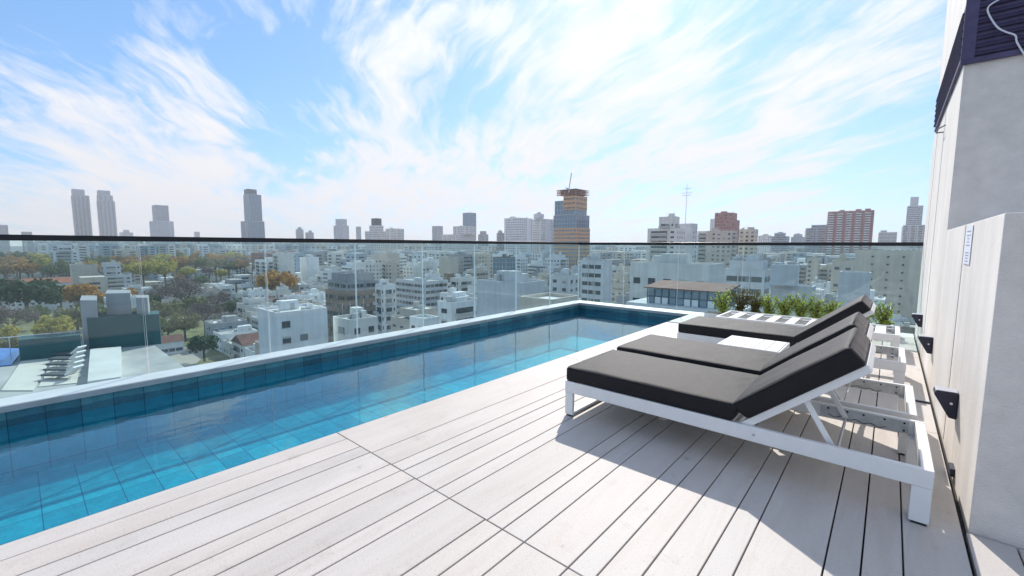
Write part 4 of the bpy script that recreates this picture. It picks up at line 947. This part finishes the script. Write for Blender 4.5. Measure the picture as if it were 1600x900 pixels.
g = MB(); lquad(g, [(32, 566), (128, 556), (128, 551), (36, 558)], zr+.03, 1.6); lquad(g, [(140, 548), (252, 538), (252, 530), (142, 536)], zr+.03, 2.6)
g.build('dark_walls', WM['teal'], nb)
g = MB(); lquad(g, [(132, 546), (158, 546), (158, 532), (134, 532)], zr+.03, 4.0); lquad(g, [(172, 540), (210, 538), (210, 528), (174, 528)], zr+.03, 4.4); lquad(g, [(218, 538), (236, 538), (238, 530), (220, 530)], zr+.03, 4.0)
g.build('roof_huts', WM['grey'], nb)
g = MB(); lquad(g, [(138, 610), (190, 602), (190, 552), (142, 556)], zr+.04, .5); g.build('grey_canopy', ROOF['pale'], nb)
g = MB()
rail_pts = [lz(-60, 556), lz(34, 546), lz(130, 536)]
for a, b2 in zip(rail_pts[:-1], rail_pts[1:]):
    g.bar((a[0], a[1], zr+1.1), (b2[0], b2[1], zr+1.1), .06, .06, (0, 0, 1))
    for k in range(6): t = k/5; x, y = a[0]+(b2[0]-a[0])*t, a[1]+(b2[1]-a[1])*t; g.bar((x, y, zr), (x, y, zr+1.1), .05, .05)
g.build('terrace_rail', WM['white'], nb)
for k in range(5):
    p = onz(78+k*3.2, 593-k*8.5)
    q_ = tag(empty('terrace_lounger', (p.x, p.y, NZ+.09), math.radians(41)), ['nearest grey lounger in the row of five on the lower neighbouring terrace', 'second nearest of the five grey loungers on the lower neighbouring terrace', 'middle one of the five grey loungers on the lower neighbouring terrace', 'second farthest of the five grey loungers on the lower neighbouring terrace', 'farthest of the five grey loungers on the lower neighbouring terrace'][k], 'sun lounger', 'loungers on the neighbouring terrace')
    g = MB(); g.box(-.2, 1.3, -.33, .33, .22, .34); g.build('seat', WM['dark'], q_)
    g = MB(); g.bar((1.3, 0, .3), (1.9, 0, .8), .66, .1); g.build('backrest', WM['white'], q_)
    g = MB()
    for x in (-.1, 1.6):
        for y in (-.3, .3): g.bar((x, y, 0), (x, y, .22), .06, .06)
    g.build('legs', WM['white'], q_)

# ---------- park: lawn, path, pale bridge wall
g = MB(); pk = [P3(x, y, 1) for x, y in ((232, 545), (345, 545), (345, 508), (232, 512))]
def ong(px, py, z=GZ): d_ = pxdir(px, py); t = (z-CAM.z)/d_.z; return CAM+d_*t
M_GRASS = mat('park_grass', (.13, .165, .06), .95, noise=.5, nscale=.25, col2=(.20, .19, .09))
def gpoly(pts, z, m, name):
    g = MB(); g.face([(*(ong(x, y).xy), GZ+z) for x, y in pts]); return tag(g.build(name, m), kind='structure')
gpoly([(-400, 640), (400, 600), (352, 505), (180, 492), (-250, 480)], .02, M_GRASS, 'park_lawn')
gpoly([(236, 566), (300, 575), (330, 545), (255, 538), (240, 545)], .04, mat('park_path', (.38, .35, .30), .95, noise=.1, nscale=.3), 'park_path')
gpoly([(-250, 480), (180, 492), (352, 505), (560, 470), (380, 440), (0, 442)], .012, mat('street_asphalt', (.10, .10, .105), .9, noise=.2, nscale=.1), 'street')

# ---------- trees
PAL = {'dark green': ((.018, .045, .015), (.07, .12, .035)), 'green': ((.04, .08, .02), (.14, .20, .05)), 'olive': ((.09, .10, .035), (.24, .24, .09)),
       'yellow': ((.28, .25, .04), (.62, .52, .10)), 'orange': ((.28, .13, .025), (.62, .34, .07)), 'rusty': ((.20, .12, .045), (.46, .29, .12)), 'bare purple': ((.11, .085, .08), (.22, .17, .16))}
TM = {k: leaf_mat('tree_leaf_'+k.replace(' ', '_'), a, b_, .7, .30) for k, (a, b_) in PAL.items()}
M_TRUNK = mat('tree_bark', (.10, .08, .06), .9, noise=.3, nscale=2)
def crown_mesh(seed, n=1500, size=.055, flat=.75, sparse=False):
    r = random.Random(seed); g = MB(); lobes = []
    for k in range(15):
        a = r.uniform(0, 2*PI); el = r.uniform(-.25, 1); rr_ = r.uniform(.35, .72)
        lobes.append((Vector((math.cos(a)*rr_*math.cos(el), math.sin(a)*rr_*math.cos(el), math.sin(el)*rr_*flat+.05)), r.uniform(.22, .40)))
    lobes.append((Vector((0, 0, .1)), .45))
    for i in range(n):
        c, R_ = r.choice(lobes)
        d_ = Vector((r.gauss(0, 1), r.gauss(0, 1), r.gauss(0, 1))).normalized()
        p = c+d_*R_*(r.random()**(.25 if not sparse else .6))*Vector((1, 1, flat)).length/1.6
        n_ = (d_+Vector((r.gauss(0, .6), r.gauss(0, .6), r.gauss(0, .6)))).normalized(); x = n_.orthogonal().normalized(); y = n_.cross(x)
        x = Matrix.Rotation(r.uniform(0, 6.28), 3, n_) @ x; y = n_.cross(x)
        s_ = size*r.uniform(.6, 1.5)*(.5 if sparse else 1)
        g.face([p-x*s_-y*s_*.6, p+x*s_*.9-y*s_*.7, p+x*s_*.7+y*s_*.8, p-x*s_*.8+y*s_*.5])
    return g
def trunk_mesh(seed):
    r = random.Random(seed+50); g = MB(); g.cyl((0, 0, -1.15), (0, 0, -.15), .07, .05, 7)
    for k in range(6):
        a = k*1.05+r.uniform(-.3, .3); g.cyl((0, 0, -.25+r.uniform(-.15, .1)), (math.cos(a)*.5, math.sin(a)*.5, r.uniform(.1, .45)), .032, .008, 5, caps=False)
    return g
PROTO = {}
def tree(px, py, c, wpx, kind, label, group=None, flat=.8, top=True):
    """crown centre seen at px, py; c metres in; crown wpx pixels wide; its trunk reaches the ground"""
    hpx = 383.0+ (800-px)*.0042
    c = (44.3/CK)/(max(py-hpx, 4)/FPX+1.10*wpx/FPX/2) if not group else c
    p = P3(px, py, c); R_ = wpx/FPX*c*CK/2; v_ = int(px*7+py*3) % 3; key = (kind, v_)
    if key not in PROTO:
        a = crown_mesh(hash_(kind)+v_*13, sparse=(kind == 'bare purple'), n=1700 if kind != 'bare purple' else 2400).build('crown', TM[kind])
        b2 = trunk_mesh(v_).build('trunk', M_TRUNK)
        PROTO[key] = (a.data, b2.data); bpy.data.objects.remove(a); bpy.data.objects.remove(b2)
    zc = max(p.z, GZ+R_*.95)
    if kind == 'bare purple': pass
    root = tag(empty('tree', (p.x, p.y, GZ)), label, 'tree', group)
    ra = random.Random(int(px*31+py)).uniform(0, 6.28)
    cr = bpy.data.objects.new('crown', PROTO[key][0]); tr_ = bpy.data.objects.new('trunk', PROTO[key][1])
    for o in (cr, tr_): COL.objects.link(o); o.parent = root; o.location = (0, 0, zc-GZ)
    cr.scale = (R_, R_, R_*flat/.8); cr.rotation_euler = (0, 0, ra); tr_.scale = (R_, R_, (zc-GZ)/1.15)
    FOOT.append((p.x-R_*.7, p.x+R_*.7, p.y-R_*.7, p.y+R_*.7))
    return root
def hash_(s_): return sum(ord(ch)*(i+1) for i, ch in enumerate(s_)) % 97
TREES = [(40, 462, 150, 88, 'dark green', 'big dark green tree beyond the neighbouring terrace at the left edge'), (95, 470, 150, 40, 'dark green', 'small dark green tree at the right foot of the big dark one'),
 (125, 462, 150, 62, 'orange', 'orange tree between the dark green tree and the white terrace block'), (150, 472, 140, 44, 'orange', 'smaller orange green tree low beside the orange one'),
 (196, 466, 150, 38, 'orange', 'round orange tree in front of the low white wall'), (236, 476, 140, 40, 'dark green', 'small dark green tree under the low white wall'),
 (82, 516, 95, 66, 'yellow', 'bright yellow tree just behind the lower terrace'), (18, 548, 80, 60, 'olive', 'olive tree behind the blue terrace pool'), (20, 500, 110, 70, 'bare purple', 'bare purplish tree above the blue terrace pool'),
 (120, 500, 110, 60, 'olive', 'olive tree behind the grey roof huts'), (165, 498, 115, 54, 'green', 'light green tree behind the grey roof huts'), (205, 500, 118, 50, 'olive', 'olive tree right above the dark terrace walls'),
 (255, 490, 130, 60, 'olive', 'loose olive tree at the edge of the lawn'), (290, 460, 170, 80, 'bare purple', 'wide bare purple tree left of the low houses'), (250, 462, 175, 50, 'bare purple', 'bare purple tree beside the low white wall'),
 (320, 492, 130, 66, 'bare purple', 'bare tree over the lawn in front of the dark hedge'), (370, 480, 135, 40, 'dark green', 'dark green tree beside the big plain white building'), (345, 484, 135, 26, 'dark green', 'small dark green tree left of its larger neighbour beside the white building'),
 (318, 540, 88, 52, 'dark green', 'dark green tree at the right end of the lawn path'), (288, 508, 110, 54, 'olive', 'loose olive tree standing on the lawn'), (345, 510, 95, 44, 'dark green', 'dark tree close to the left corner of the big plain white building'),
 (435, 443, 165, 66, 'orange', 'broad orange tree in front of the white planted block'), (414, 446, 165, 34, 'rusty', 'rust coloured tree at the left side of the broad orange tree'), (498, 442, 160, 26, 'yellow', 'small yellow tree left of the dark layered block'),
 (394, 432, 190, 12, 'dark green', 'narrow dark conifer left of the white planted block'), (520, 406, 300, 50, 'green', 'green tree mass behind the dark layered block'), (548, 408, 300, 34, 'dark green', 'darker green tree behind the layered block'), (586, 436, 150, 22, 'yellow', 'small yellow tree right of the layered block'),
 (660, 412, 260, 40, 'rusty', 'rusty green tree left of the cream gabled block'), (676, 406, 280, 30, 'orange', 'orange topped tree touching the cream gabled block'), (694, 426, 200, 34, 'yellow', 'yellow tree below the cream gabled block'), (724, 430, 190, 34, 'yellow', 'yellow tree right of its twin below the gabled block'), (228, 505, 120, 44, 'yellow', 'yellow green tree at the lawn edge beside the dark terrace walls'), (262, 512, 120, 40, 'green', 'light green tree on the lawn right of the yellow green one'), (236, 528, 120, 34, 'olive', 'small olive tree beside the lawn path'),
 (300, 480, 120, 50, 'olive', 'loose olive tree behind the bare tree on the lawn'), (338, 470, 120, 44, 'bare purple', 'bare purple tree in front of the low houses'), (385, 462, 120, 34, 'green', 'green tree at the left corner of the plain white building'), (358, 455, 120, 30, 'rusty', 'rusty tree between the low houses'),
 (312, 442, 120, 28, 'green', 'green tree among the low houses below the shouldered tower'), (278, 438, 120, 26, 'rusty', 'rusty tree among the low houses below the shouldered tower'), (345, 430, 120, 24, 'yellow', 'yellow tree among the low houses left of the white planted block'), (55, 495, 120, 46, 'green', 'light green tree behind the dark terrace wall'),
 (140, 486, 120, 40, 'green', 'green tree between the orange trees and the grey roof huts'), (175, 480, 120, 36, 'olive', 'olive tree between the orange trees and the grey roof huts'), (10, 526, 120, 44, 'yellow', 'yellow tree at the left edge beyond the terrace pool'), (62, 540, 120, 40, 'olive', 'olive tree right behind the long dark terrace wall'),
 (470, 430, 120, 26, 'green', 'green tree right of the broad orange tree'), (625, 430, 120, 22, 'rusty', 'rusty tree above the long low pale hall'), (640, 422, 120, 20, 'yellow', 'yellow tree above the long low pale hall'), (716, 447, 140, 24, 'green', 'small green tree before the yellow trees'),
 (672, 432, 200, 30, 'olive', 'olive tree low left of the yellow trees'), (740, 424, 220, 26, 'olive', 'olive tree right of the yellow trees'), ]
for (x, y, c, w_, k, lb) in TREES: tree(x, y, c, w_, k, lb)
rt = random.Random(21)
LMX = [(60, 'far left edge'), (125, 'left twin tower'), (165, 'right twin tower'), (250, 'shouldered grey tower'), (395, 'dark blue glass tower')]
ROWN = ['farthest', 'third', 'second', 'nearest']
BELT = {'rusty': 'rust brown autumn tree in the long belt across the left background', 'orange': 'orange autumn tree in the long belt across the left background', 'olive': 'olive autumn tree in the long belt across the left background', 'yellow': 'yellow autumn tree in the long belt across the left background', 'bare purple': 'bare purplish tree in the long belt across the left background', 'dark green': 'dark green tree in the long belt across the left background'}
for row, (c, y0, n) in enumerate(((520, 404, 26), (430, 409, 24), (350, 415, 22), (290, 424, 12))):
    for i in range(n):
        x = -30+i*(430/n)+rt.uniform(-6, 6)
        if row == 3 and x > 330: continue
        if 78 < x < 128 and c > 300: continue
        k = rt.choice(['rusty', 'rusty', 'orange', 'orange', 'olive', 'yellow', 'yellow', 'olive', 'bare purple', 'dark green'])
        lmk = min(LMX, key=lambda t: abs(t[0]-x))[1]
        tree(x, y0+rt.uniform(-3, 3), c+rt.uniform(-20, 20), rt.uniform(20, 32)*(1+row*.12), k, f"{BELT[k].split(' in the')[0]} in the {ROWN[row]} belt row, below the {lmk}", 'trees of the autumn belt')
# ---------- filler houses and blocks on an irregular street grid
rf = random.Random(77); cand = []
def clash(x0, x1, y0, y1):
    for f in FOOT:
        if x0 < f[1] and x1 > f[0] and y0 < f[3] and y1 > f[2]: return True
    return False
yb = 20.0
rowy = []
y = 30.0
while y < 2700:
    dy = rf.uniform(8, 14)*(1+y/1500); rowy.append((y, y+dy)); y += dy+(rf.uniform(9, 13) if rf.random() < .35 else 1.5)
for (ya, yb_) in rowy + [(v_-800, w_-800) for v_, w_ in []]:
    x = -2700
    while x < 420:
        r0 = math.hypot(x, ya); wdt = rf.uniform(5.5, 12 if r0 < 350 else 18)*(1+r0/1600)
        x1 = x+wdt; cx_, cy_ = (x+x1)/2, (ya+yb_)/2
        p_ = px_of((cx_, cy_, -10)); dist = math.hypot(cx_, cy_); ds = dist/CK
        ok = p_[2] > 35 and -60 < p_[0] < 1500 and dist < 2700
        if ok and ds > 600 and rf.random() < .25: ok = False
        # keep the park open
        if ok and p_[0] < 400 and ds < 140: ok = False
        if ok and p_[0] < 260 and ds < 165: ok = False
        if ok and p_[0] < 400 and 250 < ds < 560 and rf.random() < .62: ok = False
        if ok and p_[0] < 620 and False: ok = False
        if ok:
            left = p_[0] < 640
            if ds < 260: h = rf.choice((5, 6, 7, 9, 10, 12, 15)) if left else rf.choice((9, 12, 14, 17, 20, 24, 28))
            elif ds < 600: h = rf.choice((7, 9, 12, 15, 20)) if p_[0] < 420 else rf.choice((10, 14, 18, 24, 30, 36))
            else: h = rf.choice((15, 22, 30, 36, 41, 44)) if ds < 1500 else rf.choice((26, 36, 44, 50, 56))
            if ds < 85: h = min(h, 10 if left else 20)
            # do not rise into the named view: keep under the eye line by a margin that shrinks with distance
            cand.append((x+.3, x1-.3, ya, yb_, h, dist, p_[0]))
        x = x1+(rf.uniform(8, 12) if rf.random() < .14 else rf.uniform(0, .8))
cand.sort(key=lambda t: t[5])
sky_ = [0.0]*0
import array
NB = 1700; occ = array.array('d', [-9.0]*NB)      # highest line of sight already blocked, per column
FINE = []
for (x0, x1, y0, y1, h, dist, pc_) in cand:
    if clash(x0+.5, x1-.5, y0+.5, y1-.5): continue
    pts_ = [px_of((x, y, GZ+h)) for x in (x0, x1) for y in (y0, y1)]
    a = int(max(0, min(p[0] for p in pts_)+60)); b_ = int(min(NB-1, max(p[0] for p in pts_)+60))
    if b_ <= a: continue
    el = (GZ+h-CAM.z)/dist
    vis = sum(1 for i in range(a, b_) if el > occ[i]+.0008)/(b_-a)
    for i in range(a, b_): occ[i] = max(occ[i], el)
    if vis < .12: continue
    FINE.append((x0, x1, y0, y1, h, dist, pc_, vis*(b_-a)))
LM = [(60, 'the twin grey towers'), (250, 'the shouldered grey tower'), (395, 'the dark blue glass tower'), (530, 'the stepped pale tower'), (600, 'the block with dark rooftop box'), (730, 'the short blue glass tower'),
      (825, 'the long white windowed block'), (893, 'the unfinished orange tower'), (1045, 'the antenna mast block'), (1135, 'the red brick tower'), (1215, 'the low jagged skyline roofs'), (1330, 'the red and white striped slab'), (1430, 'the slim tower by the wall')]
COLW = ['white']*12+['offwhite']*6+['cream']*3+['beige']*2+['pale grey']*4+['grey']*2+['blue grey']*1+['terracotta', 'brown', 'pink']
NUM = {2: 'two', 12: 'twelve', 13: 'thirteen', 3: 'three', 4: 'four', 5: 'five', 6: 'six', 7: 'seven', 8: 'eight', 9: 'nine', 10: 'ten', 11: 'eleven'}
near = FINE[:285]; far = FINE[285:]
print('filler', len(FINE), 'near', len(near), 'far', len(far), 'farthest near', near[-1][5] if near else 0)
recs = []
for (x0, x1, y0, y1, h, dist, pc_, _) in near:
    colr = rf.choice(COLW); roof = rf.choice(['grey', 'grey', 'pale', 'dark', 'tile' if h < 10 else 'grey', 'rust' if h < 10 else 'pale'])
    pitched = h < 10 and roof in ('tile', 'rust') and rf.random() < .7
    cx_, cy_ = (x0+x1)/2, (y0+y1)/2; hw, hd = (x1-x0)/2, (y1-y0)/2
    sty = tuple(rf.choice(['punched', 'punched', 'balcony', 'blank', 'bands']) if k < 2 else 'blank' for k in range(4))
    if all(s_ == 'blank' for s_ in sty[:2]): sty = ('punched',)+sty[1:]
    r = empty('house' if h < 10 else 'apartment_block', (cx_, cy_, GZ))
    g = MB(); setb = h > 14 and rf.random() < .55
    mats_ = [WM[colr], WIN, TRIM, ROOF[roof], WINP]
    block(g, -hw, hw, -hd, hd, 0, h-(3 if setb else 0), sty, rf, 3, 0 if pitched else .6)
    if not pitched: 
        if not setb: roofstuff(g, -hw, hw, -hd, hd, h, rf, rf.choice((1, 2, 2, 3)))
    g.build('walls', mats_, r)
    feat = 'flat roof'
    if setb:
        g = MB(); block(g, -hw*.72, hw*.72, -hd*.6, hd*.75, h-2.4, h, ('bands', 'bands', 'blank', 'blank'), rf, 3, .3); roofstuff(g, -hw*.7, hw*.7, -hd*.6, hd*.7, h, rf, 1); g.build('set_back_top_floor', mats_, r); feat = 'set back top floor'
    if pitched:
        g = MB()
        if hw < hd: g.prism([(-hw-.4, h+.05), (0, h+hw*.5), (hw+.4, h+.05)], -hd-.3, hd+.3, 'y')
        else: g.prism([(-hd-.4, h+.05), (0, h+hd*.5), (hd+.4, h+.05)], -hw-.3, hw+.3, 'x')
        g.build('pitched_roof', ROOF[roof], r); feat = 'pitched red roof'
    lm = min(LM, key=lambda t: abs(t[0]-pc_)); side = 'left of' if pc_ < lm[0]-12 else ('right of' if pc_ > lm[0]+12 else 'in line with')
    recs.append((r, colr, max(2, min(13, round(h/2.9))), feat, side, lm[1], dist, 'house' if h < 10 else 'apartment block'))
groups = {}
for rec in recs: groups.setdefault((rec[1], rec[2], rec[3], rec[4], rec[5], rec[7]), []).append(rec)
ORD = ['nearest', 'second nearest', 'third nearest', 'fourth nearest', 'fifth nearest', 'sixth nearest', 'seventh nearest', 'eighth nearest']
for k, lst in groups.items():
    lst.sort(key=lambda t: t[6])
    for i, rec in enumerate(lst):
        kind_ = 'house' if rec[7] == 'house' else 'block'; sh = {'set back top floor': 'set-back top', 'flat roof': 'flat roof', 'pitched red roof': 'pitched red roof'}[k[2]]
        lb = f"{k[0]} {NUM[k[1]]}-storey {kind_} with {sh}, {k[3]} {k[4]}"
        if len(lst) > 1: lb = f"{ORD[min(i, 7)]} {lb}"
        if len(lb.split()) > 16: lb = lb.replace(' in line with the', ' under the').replace(' with flat roof', ' flat-roofed').replace(' with set-back top', ' stepped')
        tag(rec[0], lb, rec[7], 'city houses and blocks beyond the glass')
g = {}
for (x0, x1, y0, y1, h, dist, pc_, _) in far:
    colr = rf.choice(['white', 'offwhite', 'pale grey', 'grey', 'cream', 'blue grey'])
    g = globals().setdefault('FAR_MB', MB())
    ci = {'white': 0, 'offwhite': 1, 'pale grey': 2, 'grey': 3, 'cream': 4, 'blue grey': 5}[colr]
    i = len(g.f); g.box(x0, x1, y0, y1, GZ, GZ+h, ci, False)
    for k in range(max(2, int(h/3.4))):
        z = GZ+1+k*3.4
        n = max(1, int((x1-x0)/7))
        for j in range(n):
            xa = x0+(j+.25)*(x1-x0)/n; xb = x0+(j+.75)*(x1-x0)/n; g.face([(xa, y0-.06, z), (xb, y0-.06, z), (xb, y0-.06, z+1.5), (xa, y0-.06, z+1.5)], 6)
        n = max(1, int((y1-y0)/7))
        for j in range(n):
            xa = y0+(j+.25)*(y1-y0)/n; xb = y0+(j+.75)*(y1-y0)/n; g.face([(x1+.06, xa, z), (x1+.06, xb, z), (x1+.06, xb, z+1.5), (x1+.06, xa, z+1.5)], 6)
if far:
    tag(FAR_MB.build('distant_city_buildings', [WM['white'], WM['offwhite'], WM['pale grey'], WM['grey'], WM['cream'], WM['blue grey'], WIN]), 'countless small pale buildings of the distant city fading into haze', 'city', kind='stuff')

# ---------- haze over the city
def haze(density):
    m = bpy.data.materials.new('city_haze'); m.use_nodes = True; t = NT(m.node_tree)
    o = t.n('ShaderNodeOutputMaterial'); v_ = t.n('ShaderNodeVolumePrincipled'); v_.inputs['Density'].default_value = density
    v_.inputs['Color'].default_value = (.93, .965, 1.0, 1); v_.inputs['Anisotropy'].default_value = .25
    t.l(v_.outputs[0], o.inputs['Volume']); return m
g = MB(); g.box(-3600, 1700, -600, 3800, GZ-1, 190)
tag(g.build('haze', haze(.00020)), 'thin bluish haze over the city', 'haze', kind='stuff')
